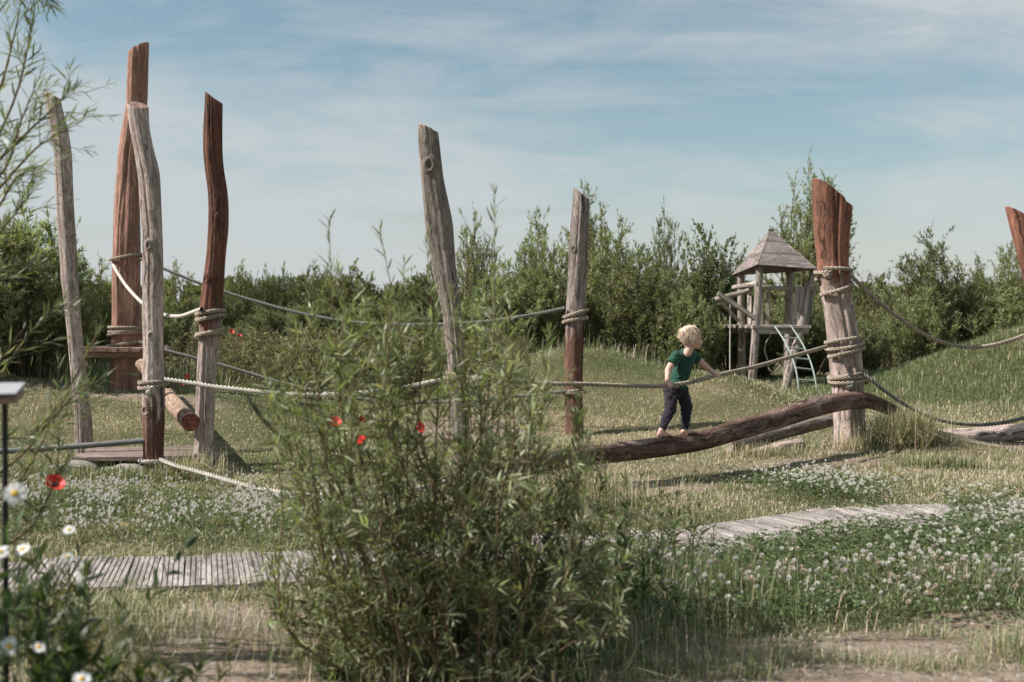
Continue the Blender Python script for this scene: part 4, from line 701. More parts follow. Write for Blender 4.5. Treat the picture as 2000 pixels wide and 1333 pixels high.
V, Tt, C, o = [], [], [], 0
for v, t_, c in parts: V.append(v); Tt.append(t_+o); C.append(c); o += len(v)
tag(link('grass', mesh_np('grass', np.vstack(V), np.vstack(Tt), M_GRASS, col=np.vstack(C))), 'short mixed green and dry grass covering the meadow', 'grass', kind='stuff')

def pom(npet, r, rng):
    """clover head: a ball of little upright florets"""
    V, Tt = [], []; i = np.arange(npet)+0.5; ph = np.arccos(1-1.75*i/npet); th = i*2.39996
    for a_, b_ in zip(ph, th):
        d = np.array([math.sin(a_)*math.cos(b_), math.sin(a_)*math.sin(b_), math.cos(a_)]); s = unit(np.cross(d, [0.3, 0.2, 0.9])); s2 = np.cross(d, s); k_ = len(V); c = r*0.25*d
        V += [c+s*r*0.28, c-s*r*0.28, r*1.0*d+s2*r*0.22, r*1.02*d-s2*r*0.22]; Tt += [(k_, k_+1, k_+2), (k_+1, k_, k_+3), (k_, k_+2, k_+3)]
    return np.array(V), np.array(Tt)
def clover_pos(n, fx, rng):
    x, y = fx(n); k_ = (bw_dist(x, y) > np.where(y < 9.2, np.where(x > 3.0, -1, np.where(x > 0.3, 0.24, 0.46)), 0.4)) & (np.abs(x) < y*0.46); return x[k_], y[k_]
zoneF = lambda n: (lambda u, v: (u, 5.55+(np.interp(u, [0.2, 1.1, 2.4, 3.0, 3.3, 3.8], [7.0, 7.25, 7.95, 8.3, 9.0, 9.1])-5.55+0.25*np.sin(u*4))*v**0.75))(rng.uniform(0.25, 4.0, n), rng.random(n))
zoneL = lambda n: (rng.uniform(-3.9, -1.0, n), 7.35+(9.6-7.35)*rng.beta(1.6, 1.6, n))
zoneR = lambda n: (rng.normal(2.5, 0.28, n), rng.normal(9.65, 0.42, n))
fx_, fy_ = clover_pos(1900, zoneF, rng); fx2, fy2 = clover_pos(4600, zoneL, rng); fx3, fy3 = clover_pos(420, zoneR, rng)
kl = fbm(fx2, fy2, 4.0, 14)+fbm(fx2, fy2, 11.0, 15)*0.9 > 0.22; fx2, fy2 = fx2[kl], fy2[kl]; big_front = fbm(fx_, fy_, 3.0, 8); kp = (big_front+fbm(fx_, fy_, 9.0, 9)*0.9) > 0.05; fx_, fy_ = fx_[kp], fy_[kp]; o = np.argsort(fy_); near, farr = o[:300], o[300:]
heads = []
for q in range(5):
    Vh, Th = pom(34, 0.0115, rng); hq = 0.12+0.03*q; sV = np.array([(-.0012, 0, 0), (.0012, 0, 0), (0.006, 0.004, hq*0.6), (0.0075, 0.004, hq*0.6), (0.004, 0.002, hq)]); V = np.vstack([Vh+[0.004, 0.002, hq], sV]); T2 = np.vstack([Th, np.array([(0, 1, 3), (0, 3, 2), (2, 3, 4)])+len(Vh)])
    me = mesh_np('clover_flower', V, T2, M_CLOVER); me.materials.append(M_STEM); mi = np.zeros(len(T2), np.int32); mi[len(Th):] = 1; me.polygons.foreach_set('material_index', mi); heads.append(me)
for i in near:
    o_ = link('clover_flower', heads[int(rng.integers(5))]); o_.location = (fx_[i], fy_[i], gzf(fx_[i], fy_[i])-0.005); s = rng.uniform(0.6, 1.3); o_.scale = (s, s, s); o_.rotation_euler = (rng.normal(0, .15), rng.normal(0, .15), rng.uniform(0, 6.28))
    tag(o_, 'white clover flower in the thick front patch right of the big bush', 'clover flower', 'white clover flowers in the front patch')
Vh, Th = pom(13, 0.0105, rng); fx_, fy_ = np.r_[fx_[farr], fx2, fx3], np.r_[fy_[farr], fy2, fy3]; n = len(fx_); sc = rng.uniform(0.5, 1.3, n); zz = gz(fx_, fy_)+rng.uniform(0.08, 0.2, n)
V = (Vh[None]*sc[:, None, None]+np.stack([fx_, fy_, zz], 1)[:, None]).reshape(-1, 3); Tt = (Th[None]+(np.arange(n)*len(Vh))[:, None, None]).reshape(-1, 3)
tag(link('clover_blossom', mesh_np('clover_blossom', V, Tt, M_CLOVER)), 'many small white clover blossoms scattered over the grass', 'clover', kind='stuff')
emit2 = blades('s', fx_, fy_, zz-gz(fx_, fy_), np.full(n, 0.0016), np.full(n, 0.2), rng, 0.02); tag(link('clover_stalks', mesh_np('clover_stalks', emit2[0], emit2[1], M_GRASS, col=emit2[2])), 'thin green stalks carrying the clover blossoms', 'clover', kind='stuff')
# clover leaves
lx, ly = [], []
for fz, n in ((zoneF, 13000), (zoneL, 3000), (zoneR, 2200)): a_, b_ = clover_pos(n, fz, rng); lx.append(a_); ly.append(b_)
lx, ly = np.concatenate(lx), np.concatenate(ly); lv = Leaves(); n = len(lx); zz = gz(lx, ly)+rng.uniform(0.02, 0.13, n); az = rng.uniform(0, 6.28, n)
for q in range(3):
    a_ = az+q*2.094; lv.P.append(np.stack([lx, ly, zz], 1)); lv.D.append(unit(np.stack([np.cos(a_), np.sin(a_), rng.normal(0.15, 0.3, n)], 1))); lv.L.append(np.full(n, 0.021)); lv.W.append(np.full(n, 0.017)); lv.C.append(np.array([(0.078, 0.118, 0.044)])*rng.uniform(0.6, 1.4, (n, 1)))
tag(link('clover_leaves', lv.mesh('clover_leaves', M_LEAF, rng, simple=True)), 'dense green clover leaves among the grass', 'clover', kind='stuff')
# straw, twigs and pebbles on the bare soil
x, y = strip(22000, 4.4, 12, rng); s_ = soil_map(x, y); k_ = (s_ > 0.25) & (bw_dist(x, y) > 0.4); x, y = x[k_], y[k_]; n = len(x); lv = Leaves(); a_ = rng.uniform(0, 6.28, n); lv.P.append(np.stack([x, y, gz(x, y)+0.006], 1)); lv.D.append(unit(np.stack([np.cos(a_), np.sin(a_), rng.normal(0.03, 0.08, n)], 1))); lv.L.append(rng.uniform(0.02, 0.09, n)); lv.W.append(np.full(n, 0.0035)); lv.C.append(np.array([(0.34, 0.28, 0.20)])*rng.uniform(0.2, 1.4, (n, 1)))
tag(link('straw', lv.mesh('straw', M_GRASS, rng, simple=True)), 'dry straw and bits of twig littering the bare soil', 'straw', kind='stuff')
x, y = strip(9000, 4.4, 13, rng); s_ = soil_map(x, y); k_ = s_ > 0.3; x, y = x[k_], y[k_]; n = len(x); oc = np.array([(1, 0, 0), (0, 1, 0), (-1, 0, 0), (0, -1, 0), (0, 0, .7), (0, 0, -.7)]); ot = np.array([(0, 1, 4), (1, 2, 4), (2, 3, 4), (3, 0, 4)]); sc = np.abs(rng.normal(0.004, 0.005, n))+0.002
V = (oc[None]*sc[:, None, None]*rng.uniform(0.7, 1.3, (n, 6, 3))+np.stack([x, y, gz(x, y)], 1)[:, None]).reshape(-1, 3); Tt = (ot[None]+(np.arange(n)*6)[:, None, None]).reshape(-1, 3); tag(link('gravel', mesh_np('gravel', V, Tt, M_STONE)), 'small pebbles on the bare sandy soil', 'gravel', kind='stuff')

# ------------------------------------------------------------------ flowers, weeds, sign
def wstem(p0, p1, r0, r1, K=8, bow=0.05, seed=0): return (arc(p0, p1, K, np.random.default_rng(seed), bow=bow, wig=0.012), r0, r1)
def poppy(px, py, Y, dia, label, seed, face=(0.2, -.6, 1.0), stem=True):
    rng = np.random.default_rng(seed); h_ = at(px, py, Y); gx_ = h_.x+rng.uniform(-.05, .05); gz_ = gzf(gx_, Y); e = empty('poppy', (gx_, Y, gz_), label=label, cat='poppy', group='red poppies'); O = np.array(e.location)
    link('stem', stems_mesh('stem', [wstem((gx_, Y, gz_-0.02), tuple(h_), 0.0022, 0.0016, seed=seed)], M_STEM, 5, O), e)
    ax = unit(np.array(face, float)+rng.normal(0, .1, 3)); s = unit(np.cross(ax, [0, 0.2, 1])); s2 = np.cross(ax, s); c = np.array(tuple(h_))-O; R = dia/2
    for q in range(4):
        V, Fc = [], []; a0 = q*1.5708+0.3; sc = 1.0 if q % 2 else 0.92; nu, nv_ = 5, 7
        for i in range(nu):
            for j in range(nv_):
                u = i/(nu-1); v = (j/(nv_-1)-0.5)*2.0; a_ = a0+v*(0.35+0.55*u); rr = R*sc*u*(1-0.10*v*v+0.05*math.sin(v*7+seed)); lift = R*(0.62*u**1.5+0.06*math.sin(v*9+q+seed)*u)+0.003*(q % 2)
                V.append(c+rr*(math.cos(a_)*s+math.sin(a_)*s2)+ax*lift*0.9)
        Fc = [(i*nv_+j, i*nv_+j+1, (i+1)*nv_+j+1, (i+1)*nv_+j) for i in range(nu-1) for j in range(nv_-1)]; link('petal', mesh_py('petal', V, Fc, M_POPPY, smooth=True), e)
    V, T2 = pom(16, R*0.28, rng); link('centre', mesh_np('centre', V+c+ax*R*0.15, T2, M_BLACK), e)
poppy(106, 950, 4.1, 0.072, 'big red poppy at left among willow twigs in front of the low deck', 1, (0.35, -0.6, 1.0))
poppy(655, 828, 4.70, 0.050, 'largest red poppy at the left side of the big bush', 2); poppy(820, 836, 4.72, 0.040, 'red poppy in the middle of the big bush, right of the other three', 3, (0.5, -.8, .3)); poppy(709, 862, 4.66, 0.040, 'lowest red poppy in the left half of the big bush', 4, (-.5, -.8, .6)); poppy(705, 821, 4.85, 0.030, 'small half hidden red poppy beside the largest one in the bush', 5, (.6, -.7, .4))
poppy(452, 650, 17.5, 0.09, 'upper of two far poppies right of the crooked red post', 6); poppy(468, 657, 17.6, 0.07, 'lower of two far poppies right of the crooked red post', 7); poppy(366, 738, 15.5, 0.075, 'far poppy seen between the front grey and crooked red posts', 8); poppy(357, 752, 15.4, 0.06, 'tiny far poppy just below another between the two deck posts', 9)

def daisy(px, py, Y, dia, label, seed, face, group, name='daisy', leafy=True):
    rng = np.random.default_rng(seed); h_ = at(px, py, Y); gx_ = h_.x+rng.uniform(-.06, .06); gy_ = Y+rng.uniform(-.03, .05); gz_ = gzf(gx_, gy_); e = empty(name, (gx_, gy_, gz_), label=label, cat='daisy', group=group); O = np.array(e.location)
    sp = wstem((gx_, gy_, gz_-0.02), tuple(h_), dia*0.05, dia*0.03, seed=seed); link('stem', stems_mesh('stem', [sp], M_STEM, 5, O), e)
    ax = unit(np.array(face, float)+rng.normal(0, .12, 3)); s = unit(np.cross(ax, [0, 0.2, 1])); s2 = np.cross(ax, s); c = np.array(tuple(h_))-O; R = dia/2; V, Fc = [], []; npet = 20
    for q in range(npet):
        a_ = q*2*math.pi/npet+rng.normal(0, .05); d = math.cos(a_)*s+math.sin(a_)*s2; w = -math.sin(a_)*s+math.cos(a_)*s2; k_ = len(V); dr = rng.uniform(-.25, .12); l = R*rng.uniform(.9, 1.06)
        for u, ww in ((.22, .05), (.6, .115), (.92, .08)): V += [c+d*l*u+w*R*ww+ax*R*dr*u*u, c+d*l*u-w*R*ww+ax*(R*dr*u*u+0.0004)]
        Fc += [(k_, k_+1, k_+3, k_+2), (k_+2, k_+3, k_+5, k_+4)]
    link('petals', mesh_py('petals', V, Fc, M_WHITE), e); bm = bmesh.new(); bmesh.ops.create_uvsphere(bm, u_segments=10, v_segments=6, radius=R*0.32); me = bpy.data.meshes.new('disc')
    q_ = Vector(ax).to_track_quat('Z', 'Y'); bmesh.ops.scale(bm, vec=(1, 1, .55), verts=bm.verts); bmesh.ops.transform(bm, matrix=Matrix.Translation(Vector(c))@q_.to_matrix().to_4x4(), verts=bm.verts); bm.to_mesh(me); bm.free(); me.materials.append(M_YEL); link('disc', me, e)
    if leafy:
        lv = Leaves(); lv.add(sp[0]-O, 16, 0.07, 0.012, 50, rng, (0.075, 0.11, 0.04), t0=0.05, t1=0.8); link('leaves', lv.mesh('leaves', M_LEAF, rng), e)
DG = 'white daisies in the left foreground'
for i, (x, y, Y, d_, fc, lab) in enumerate([(29, 964, 3.0, 0.060, (0.3, -1, .35), 'large white daisy at left edge in front of the black stake'), (43, 1073, 3.3, 0.052, (0, -.7, 1), 'white daisy at the left edge right of the stake foot'), (135, 1035, 3.9, 0.046, (.2, -.5, 1), 'white daisy above the left end of the boardwalk, upper of two'), (132, 1089, 3.7, 0.046, (.4, -.6, 1), 'white daisy at the left end of the boardwalk, lower of two'),
    (1, 1078, 3.2, 0.05, (-.2, -.8, .8), 'white daisy half cut by the left edge'), (18, 1262, 3.05, 0.052, (.1, -1, .5), 'white daisy low at the left edge with visible yellow disc'), (76, 1264, 3.3, 0.045, (0, -.6, 1), 'white daisy low at left, right of the one with yellow disc'), (160, 1326, 3.0, 0.05, (.2, -.4, 1), 'white daisy at the bottom left corner of the photo')]): daisy(x, y, Y, d_, lab, 200+i, fc, DG)
for i, (x, y, Y, d_) in enumerate([(1128, 1170, 5.25, .028), (1146, 1166, 5.3, .028), (1121, 1190, 5.2, .03), (1140, 1192, 5.2, .03), (1154, 1183, 5.28, .026)]): daisy(x, y, Y, d_, ['upper left', 'topmost', 'lower left', 'lowest', 'rightmost'][i]+' small white daisy of the cluster at the lower right of the big bush', 300+i, (0, -.8, .8), 'small daisies right of the bush', 'small_daisy', False)
for i, (x, y, Y, d_) in enumerate([(964, 1268, 4.75, .026), (976, 1280, 4.72, .026), (955, 1277, 4.7, .022), (922, 1290, 4.7, .022)]): daisy(x, y, Y, d_, 'small white daisy beside the big bush trunk, '+['top of the right three', 'lower right of the three', 'left of the three', 'alone at the trunk foot'][i], 320+i, (0, -.9, .6), 'small daisies at the bush foot', 'small_daisy', False)
for i, (x, y, Y, d_) in enumerate([(1931, 941, 10.2, .06), (1895, 943, 10.3, .045), (1912, 936, 10.35, .05), (1880, 950, 10.0, .04), (1945, 936, 10.4, .045)]): daisy(x, y, Y, d_, ['largest', 'second from left', 'middle', 'leftmost', 'rightmost'][i]+' pale daisy in the grass at right below the lying log', 340+i, (0, -.7, .9), 'daisies in the grass at right', 'meadow_daisy', False)

def herb(loc, h_, n, L, Wd, label, seed, col=(0.055, 0.085, 0.03), spread=0.12, lean=0.15):
    rng = np.random.default_rng(seed); O = np.array([loc[0], loc[1], gzf(*loc)]); e = empty('leafy_weed', tuple(O), label=label, cat='weed', group='leafy weeds'); lv = Leaves(); st = []
    for i in range(n):
        a_ = rng.uniform(0, 6.28); b_ = O+np.array([math.cos(a_)*spread*rng.random(), math.sin(a_)*spread*rng.random(), -0.02]); tp = b_+np.array([rng.normal(0, lean)*h_, rng.normal(0, lean)*h_, h_*rng.uniform(.55, 1.05)]); m_ = arc(b_, tp, 9, rng, wig=0.03); st.append((m_, 0.003, 0.0012)); lv.add(m_, int(10+h_*34), L, Wd, 62, rng, col, t0=0.1, var=0.35)
    link('leaves', lv.mesh('leaves', M_LEAF, rng, droop=0.3, off=O), e); link('stalks', stems_mesh('stalks', st, M_STEM, 5, O), e)
herb((-1.48, 3.15), 0.86, 15, 0.10, 0.028, 'tall leafy weed at the left edge around the daisies', 1, spread=0.14); herb((-1.25, 3.35), 0.72, 15, 0.09, 0.026, 'leafy weed right of the left-edge daisies', 2, spread=0.15); herb((-1.33, 2.95), 0.62, 15, 0.10, 0.030, 'leafy weed in the bottom left corner', 3, spread=0.14)
herb((-1.05, 3.2), 0.50, 15, 0.10, 0.030, 'low dark weed between bottom left corner and bare soil', 4, spread=0.16); herb((-1.42, 3.8), 0.66, 15, 0.07, 0.014, 'feathery weed below the left end of the boardwalk', 5, (0.12, 0.11, 0.045), spread=0.2); herb((-1.22, 3.95), 0.45, 8, 0.06, 0.013, 'yellowish weed at the edge of the bare soil, left', 6, (0.13, 0.125, 0.05), spread=0.2); herb((-1.68, 4.3), 0.8, 8, 0.07, 0.014, 'thin weed behind the black stake', 7, (0.095, 0.105, 0.04), spread=0.2)
herb((-1.15, 3.75), 0.42, 14, 0.08, 0.022, 'dense low weed under the left end of the boardwalk', 21, (0.10, 0.115, 0.045), spread=0.25); herb((-2.0, 5.2), 0.35, 14, 0.07, 0.018, 'dark weed at the near edge of the boardwalk, far left', 22, (0.075, 0.10, 0.04), spread=0.3); herb((-0.72, 4.9), 0.10, 5, 0.09, 0.038, 'small rosette of broad pale leaves on bare soil left of the bush foot', 8, (0.13, 0.165, 0.095), spread=0.03, lean=0.3); herb((0.28, 5.35), 0.75, 10, 0.075, 0.02, 'dark leafy weed at the shaded right side of the big bush', 9, (0.055, 0.085, 0.028), spread=0.25); herb((0.55, 5.7), 0.55, 10, 0.07, 0.02, 'dark leafy weed between the big bush and the clover', 10, (0.055, 0.085, 0.028), spread=0.28); herb((-0.75, 5.5), 0.5, 9, 0.075, 0.018, 'leafy weed at the shaded left foot of the big bush', 11, (0.06, 0.09, 0.03), spread=0.25)
herb((0.42, 6.2), 0.85, 12, 0.07, 0.012, 'tall thin weed standing right of the big bush, nearest to it', 23, (0.12, 0.145, 0.06), spread=0.22); herb((0.78, 6.6), 0.62, 12, 0.065, 0.012, 'feathery weed between the big bush and the right boardwalk', 24, (0.14, 0.15, 0.065), spread=0.25); herb((1.0, 7.0), 0.42, 12, 0.06, 0.013, 'weed hanging over the left end of the right boardwalk stretch', 25, (0.13, 0.145, 0.06), spread=0.22); herb((0.7, 7.35), 0.4, 14, 0.055, 0.012, 'weed growing over the boardwalk right of the big bush', 26, (0.14, 0.14, 0.065), spread=0.28); herb((0.62, 8.7), 0.55, 10, 0.045, 0.010, 'reddish dry weed in front of the low end of the balance log', 12, (0.17, 0.11, 0.065), spread=0.22, lean=0.1); herb((0.35, 8.5), 0.5, 8, 0.05, 0.011, 'dry brown weed beside the right edge of the big bush', 13, (0.16, 0.12, 0.065), spread=0.2, lean=0.1); herb((0.15, 5.15), 1.0, 7, 0.09, 0.014, 'tall willowherb stalk group inside the right half of the bush', 14, (0.105, 0.135, 0.05), spread=0.2); herb((1.75, 4.35), 0.07, 5, 0.05, 0.02, 'flat little weed on the soil at the bottom right', 15, (0.09, 0.12, 0.05), spread=0.05, lean=0.4); herb((0.85, 4.5), 0.08, 6, 0.06, 0.026, 'low broad-leaved weed on the soil right of the bush foot', 16, (0.08, 0.11, 0.045), spread=0.06, lean=0.4)

sg = empty('stake_sign', (at(10, 1000, 3.45).x, 3.45, gzf(-1.46, 3.45)), label='slanted pale plate on a thin black stake at the left edge', cat='sign'); so_ = Vector(sg.location)
a_ = at(9.5, 765, 3.45); stake = link('stake', strand_mesh('stake', [(a_.x+0.006, 3.45, so_.z-0.1), (a_.x+0.003, 3.45, 0.6), (a_.x, 3.45, a_.z)], 0.0085, M_BLACK, False, 10), sg); stake.location = -so_
pl = board('plate', at(-95, 762, 3.40), at(41, 757, 3.40), 0.075, 0.006, M_PLATE, sg, up=(0.0, -0.38, 1), seed=2); pl2 = board('backing', at(-94, 773, 3.41), at(38, 768, 3.41), 0.07, 0.018, M_PLATEB, sg, up=(0.0, -0.38, 1), seed=3)

# ------------------------------------------------------------------ the child
def Cp(cx_, cy_, Y): return at(1270+cx_/4.9375, 610+cy_/4.9375, Y)
def blobs(items, voxel, smooth, name, mat, cuts=(), wrinkle=0.0):
    """one continuous skin over tapered limbs: items (A, B, ra, rb, endA, endB) or balls (A, (rx, ry, rz))"""
    bm = bmesh.new()
    def ball(c, r):
        g_ = bmesh.ops.create_uvsphere(bm, u_segments=18, v_segments=12, radius=1.0); rx, ry, rz = r if isinstance(r, tuple) else (r, r, r)
        bmesh.ops.transform(bm, matrix=Matrix.Translation(c)@Matrix.Diagonal((rx, ry, rz, 1)), verts=g_['verts'])
    for it in items:
        if len(it) == 2: ball(it[0], it[1]); continue
        A, B, ra, rb = it[:4]; ea, eb = it[4:] if len(it) > 4 else (1, 1); d = B-A
        g_ = bmesh.ops.create_cone(bm, cap_ends=True, segments=18, radius1=ra, radius2=rb, depth=d.length); M = Matrix.Translation((A+B)/2)@d.to_track_quat('Z', 'Y').to_matrix().to_4x4(); bmesh.ops.transform(bm, matrix=M, verts=g_['verts'])
        if ea: ball(A, ra)
        if eb: ball(B, rb)
    me = bpy.data.meshes.new(name); bm.to_mesh(me); bm.free(); o = bpy.data.objects.new(name, me); COL.objects.link(o)
    md = o.modifiers.new('r', 'REMESH'); md.mode = 'VOXEL'; md.voxel_size = voxel; s = o.modifiers.new('s', 'SMOOTH'); s.iterations = smooth; s.factor = 0.5
    dg = bpy.context.evaluated_depsgraph_get(); m2 = bpy.data.meshes.new_from_object(o.evaluated_get(dg)); bpy.data.objects.remove(o); bpy.data.meshes.remove(me)
    if cuts:
        bm = bmesh.new(); bm.from_mesh(m2)
        for co_, no in cuts: bmesh.ops.bisect_plane(bm, geom=bm.verts[:]+bm.edges[:]+bm.faces[:], plane_co=co_, plane_no=no, clear_outer=True)
        bm.to_mesh(m2); bm.free()
    if wrinkle:
        from mathutils import noise as mn
        m2.update(); nn = [v.normal.copy() for v in m2.vertices]
        for v, n_ in zip(m2.vertices, nn):
            q = v.co; v.co = q+n_*wrinkle*(mn.noise(Vector((q.x*16, q.y*16, q.z*34)))+0.6*mn.noise(Vector((q.x*45+q.z*30, q.y*45, q.z*45))))
    m2.materials.clear(); m2.materials.append(mat); m2.polygons.foreach_set('use_smooth', np.ones(len(m2.polygons), bool)); m2.name = name; return m2
kid = empty('person', tuple(Cp(220, 1215, 10.42)), label='barefoot blond child in green t-shirt and dark trousers balancing on the log', cat='person'); KO = Vector(kid.location)
V3 = Vector
hd = Cp(388, 232, 10.50); nk0, nk1 = Cp(392, 330, 10.50), Cp(352, 405, 10.50)
shA, elA, wrA = Cp(248, 425, 10.47), Cp(172, 560, 10.42), Cp(163, 668, 10.36); shB, elB, wrB = Cp(428, 430, 10.62), Cp(535, 522, 10.60), Cp(612, 592, 10.655)
ch, wa, pv = Cp(345, 455, 10.55), Cp(292, 610, 10.58), Cp(240, 735, 10.58)
hipA, knA, anA = Cp(195, 760, 10.55), Cp(200, 930, 10.48), Cp(112, 1140, 10.44); hipB, knB, anB = Cp(300, 760, 10.66), Cp(350, 915, 10.60), Cp(338, 1145, 10.63)
def hand(wr, grip, axis_, rr):
    """palm on the far upper side of the rope, four fingers curling over towards the camera, thumb below"""
    it = []; ax = axis_.normalized(); up = V3((0, 0, 1)); up = (up-ax*up.dot(ax)).normalized(); fr = up.cross(ax).normalized()
    if fr.y > 0: fr = -fr
    R_ = rr+0.007; palm = grip+up*(R_+0.006)-fr*0.010; it += [(wr, palm, 0.0165, 0.0185), (palm-ax*0.016, palm+ax*0.016, 0.0135, 0.0125)]
    for q, (o_, l) in enumerate(((-0.024, .85), (-0.008, 1.0), (0.008, .97), (0.023, .78))):
        pts = [grip+ax*o_+up*math.sin(a_)*R_+fr*math.cos(a_)*R_ for a_ in (1.75, 1.1, 0.35, 0.35-0.75*l)]; pts[0] = pts[0]+up*0.004
        for i in range(3): it.append((pts[i], pts[i+1], 0.0078-0.0007*i, 0.0071-0.0007*i))
    sgn = 1; tb = [palm+ax*0.024*sgn-up*0.004, grip+ax*0.036*sgn-fr*R_+up*0.008, grip+ax*0.040*sgn-fr*R_*0.7-up*R_*0.75]
    for i in range(2): it.append((tb[i], tb[i+1], 0.009-0.001*i, 0.008-0.001*i))
    return it
def foot(an, toe, sidev):
    d = (toe-an); d.z = 0; L = d.length; d.normalize(); sd = V3((-d.y, d.x, 0)); zb = toe.z; it = [(an, an+V3((0, 0, -0.03)), 0.027, 0.028)]
    heel = V3((an.x, an.y, zb+0.024))-d*0.018; ball = V3((an.x, an.y, zb+0.016))+d*(L*0.72); it += [(heel, ball, 0.025, 0.017), (an+d*0.01, ball, 0.022, 0.014), (ball-sd*0.016, ball+sd*0.016, 0.014, 0.013)]
    for q in range(5): o_ = (-0.026+0.013*q); ln = (0.040, 0.036, 0.033, 0.029, 0.024)[q if sidev > 0 else 4-q]; r_ = 0.0095 if (q == 0 and sidev > 0) or (q == 4 and sidev < 0) else 0.0072; it.append((ball+sd*o_*sidev*sidev, ball+sd*o_*1.1+d*ln+V3((0, 0, -0.006)), r_, r_*0.9))
    return it
gA, gB = V3(at(1306, 752.5, 10.325)), V3(at(1399, 735, 10.63)); axR = (gB-gA)
RBc = catmull(RBP, 400)
def on_rope(px):
    q = RBc[np.argmin(np.abs(1000+F*RBc[:, 0]/RBc[:, 1]-px))]; i = int(np.argmin(np.abs(1000+F*RBc[:, 0]/RBc[:, 1]-px))); return V3(q), V3(RBc[i-3]-RBc[i+3])
gA, aA = on_rope(1306); gB, aB = on_rope(1399); wrA.y = gA.y+0.03; wrB.y = gB.y+0.03
fx0 = V3((1, 0, 0)); fdir = V3((0.97, 0.22, 0)).normalized(); fs = V3((-fdir.y, fdir.x, 0))
body = [(hd, (0.083, 0.072, 0.086)), (Cp(425, 275, 10.49), (0.062, 0.056, 0.062)), (Cp(432, 312, 10.49), (0.050, 0.045, 0.036)), (Cp(458, 335, 10.49), (0.024, 0.024, 0.020)), (Cp(482, 268, 10.485), Cp(497, 292, 10.485), 0.008, 0.011), (Cp(472, 235, 10.49), (0.022, 0.04, 0.022)), (Cp(478, 312, 10.49), (0.013, 0.018, 0.012)),
        (Cp(452, 285, 10.455), (0.028, 0.022, 0.026)), (nk0, nk1, 0.036, 0.040), (ch, wa, 0.070, 0.066), (wa, pv, 0.066, 0.068), (shA, shB, 0.040, 0.040), (shA, elA, 0.035, 0.0285), (elA, wrA, 0.028, 0.0205), (shB, elB, 0.035, 0.028), (elB, wrB, 0.0275, 0.0205),
        (hipA, knA, 0.05, 0.038), (knA, anA, 0.036, 0.025), (hipB, knB, 0.05, 0.038), (knB, anB, 0.036, 0.025)]
body += hand(wrA, gA, aA, 0.020)+hand(wrB, gB, aB, 0.020)
# feet rest on the balance log
LBP = catmull(BLP, 500); LBR = catmull([(r, 0, 0) for r in BLR], 500)[:, 0]
def log_top(px):
    i = int(np.argmin(np.abs(1000+F*LBP[:, 0]/LBP[:, 1]-px))); return V3(LBP[i])+V3((0, 0, float(LBR[i])*1.0)), LBP[i]
def foot_on(an, px0, px1, sd):
    t0, _ = log_top(px0); t1, _ = log_top(px1); an.x = t0.x; an.y = t0.y-0.01; toe = V3((t1.x, t1.y-0.01, (t0.z+t1.z)/2-0.004)); return foot(an, toe, sd)
body += foot_on(anA, 1291, 1308, -1)+foot_on(anB, 1337, 1356, 1)
off = lambda me: (me.transform(Matrix.Translation(-KO)), me)[1]
link('body', off(blobs(body, 0.0042, 4, 'body', M_SKIN)), kid)
shirt = [(ch+V3((0, 0, 0.02)), wa, 0.083, 0.080), (wa, Cp(258, 700, 10.585), 0.080, 0.086), (shA, shB, 0.050, 0.050), (Cp(352, 412, 10.54), ch, 0.055, 0.08), (shA, shA.lerp(elA, 0.56), 0.047, 0.050, 1, 0), (shB, shB.lerp(elB, 0.42), 0.047, 0.048, 1, 0)]
nkc = Cp(362, 392, 10.47); hem = Cp(255, 718, 10.58); hn = (hem-ch).normalized()
sh = off(blobs(shirt, 0.006, 5, 'shirt', M_SHIRT, cuts=[(hem, hn), (Cp(352, 356, 10.5), V3((0.12, -0.25, 1)).normalized())], wrinkle=0.008)); so2 = link('shirt', sh, kid)
for nm, o2 in (('shirt', so2),): md = o2.modifiers.new('thick', 'SOLIDIFY'); md.thickness = 0.003
pants = [(Cp(252, 712, 10.58), pv, 0.079, 0.082), (hipA, hipB, 0.060, 0.060), (hipA, knA, 0.064, 0.052), (knA, knA.lerp(anA, 0.92), 0.050, 0.036, 1, 0), (hipB, knB, 0.064, 0.052), (knB, knB.lerp(anB, 0.92), 0.050, 0.038, 1, 0)]
pt = link('trousers', off(blobs(pants, 0.006, 4, 'trousers', M_PANTS, wrinkle=0.009)), kid)
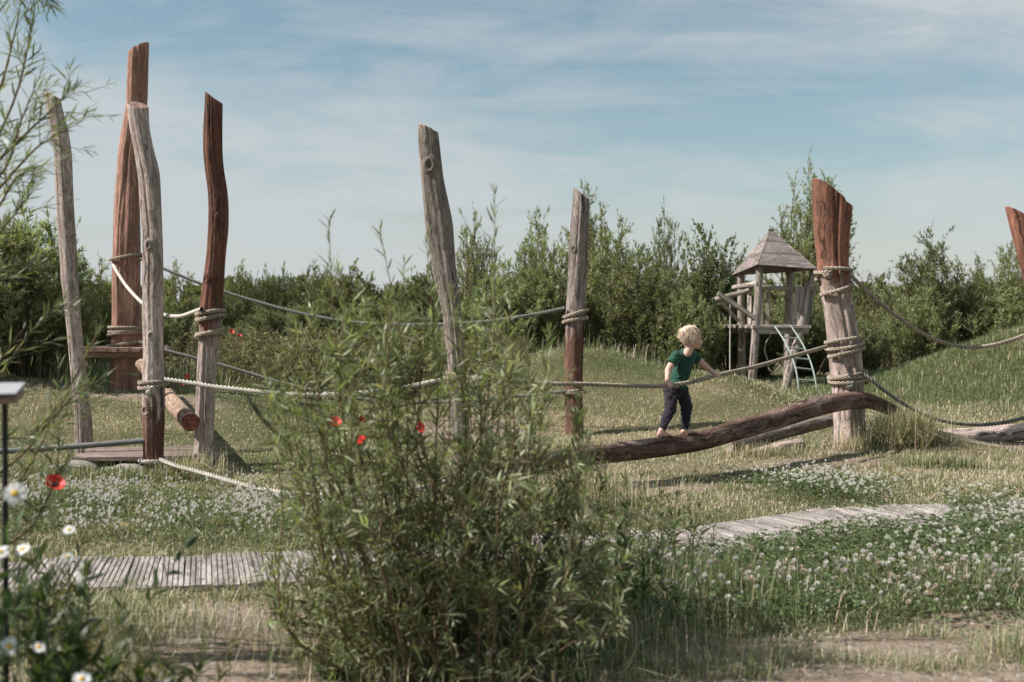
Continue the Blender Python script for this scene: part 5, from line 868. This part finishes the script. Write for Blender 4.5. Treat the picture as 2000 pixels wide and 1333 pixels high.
link('eye', off(blobs([(Cp(475, 258, 10.447), (0.006, 0.004, 0.004))], 0.0015, 1, 'eye', M_EYE)), kid); link('lips', off(blobs([(Cp(483, 316, 10.475), (0.008, 0.012, 0.0035))], 0.0015, 1, 'lips', M_LIP)), kid)
link('ear', off(blobs([(Cp(395, 285, 10.425), (0.012, 0.006, 0.018))], 0.002, 1, 'ear', M_SKIN)), kid)
# tousled hair: a cap of many curved locks
rng = np.random.default_rng(5); st = []; hc = np.array(tuple(Cp(385, 222, 10.50))); rad = np.array([0.085, 0.075, 0.083])
n = 0; crown = unit(np.array([-0.35, 0.0, 0.94])); clump = unit(rng.normal(0, 1, (60, 3))); cdir = rng.normal(0, 0.5, (60, 3)); clen = rng.uniform(0.7, 1.35, 60)
while n < 2600:
    d = unit(rng.normal(0, 1, 3)); face_ = d[0]*0.9-0.1*d[1]
    if d[2] < -0.6 or (face_ > 0.5 and d[2] < 0.38) or (face_ > 0.2 and d[2] < -0.1): continue
    c = int(np.argmax(clump@d)); p0 = hc+d*rad*0.94; fl = d-crown*np.dot(d, crown); dn = unit(unit(fl+1e-6)*0.9+np.array([0, 0, -0.75])+cdir[c]*0.8); dn = unit(dn-d*np.dot(dn, d)*0.9); L = rng.uniform(0.03, 0.062)*clen[c]
    if d[0] > 0.3: L *= 0.7
    mid_ = p0+dn*L*0.5+d*L*0.10+rng.normal(0, 0.002, 3); end = p0+dn*L+d*L*(0.30*math.sin(c*1.7)+rng.uniform(-0.12, 0.12))+cdir[c]*0.016+rng.normal(0, 0.004, 3); st.append((catmull([p0-d*0.004, mid_, end], 5), rng.uniform(0.0012, 0.0024), 0.0005)); n += 1
hm = stems_mesh('hair', st, M_HAIR, 3, KO); link('hair', hm, kid)
capm = off(blobs([(V3(hc)+V3((-0.008, 0, 0.004)), (0.086, 0.076, 0.082))], 0.006, 2, 'hair_base', M_HAIR, cuts=[(Cp(440, 250, 10.5), V3((0.85, -0.05, -0.5)).normalized())])); link('hair_base', capm, kid)
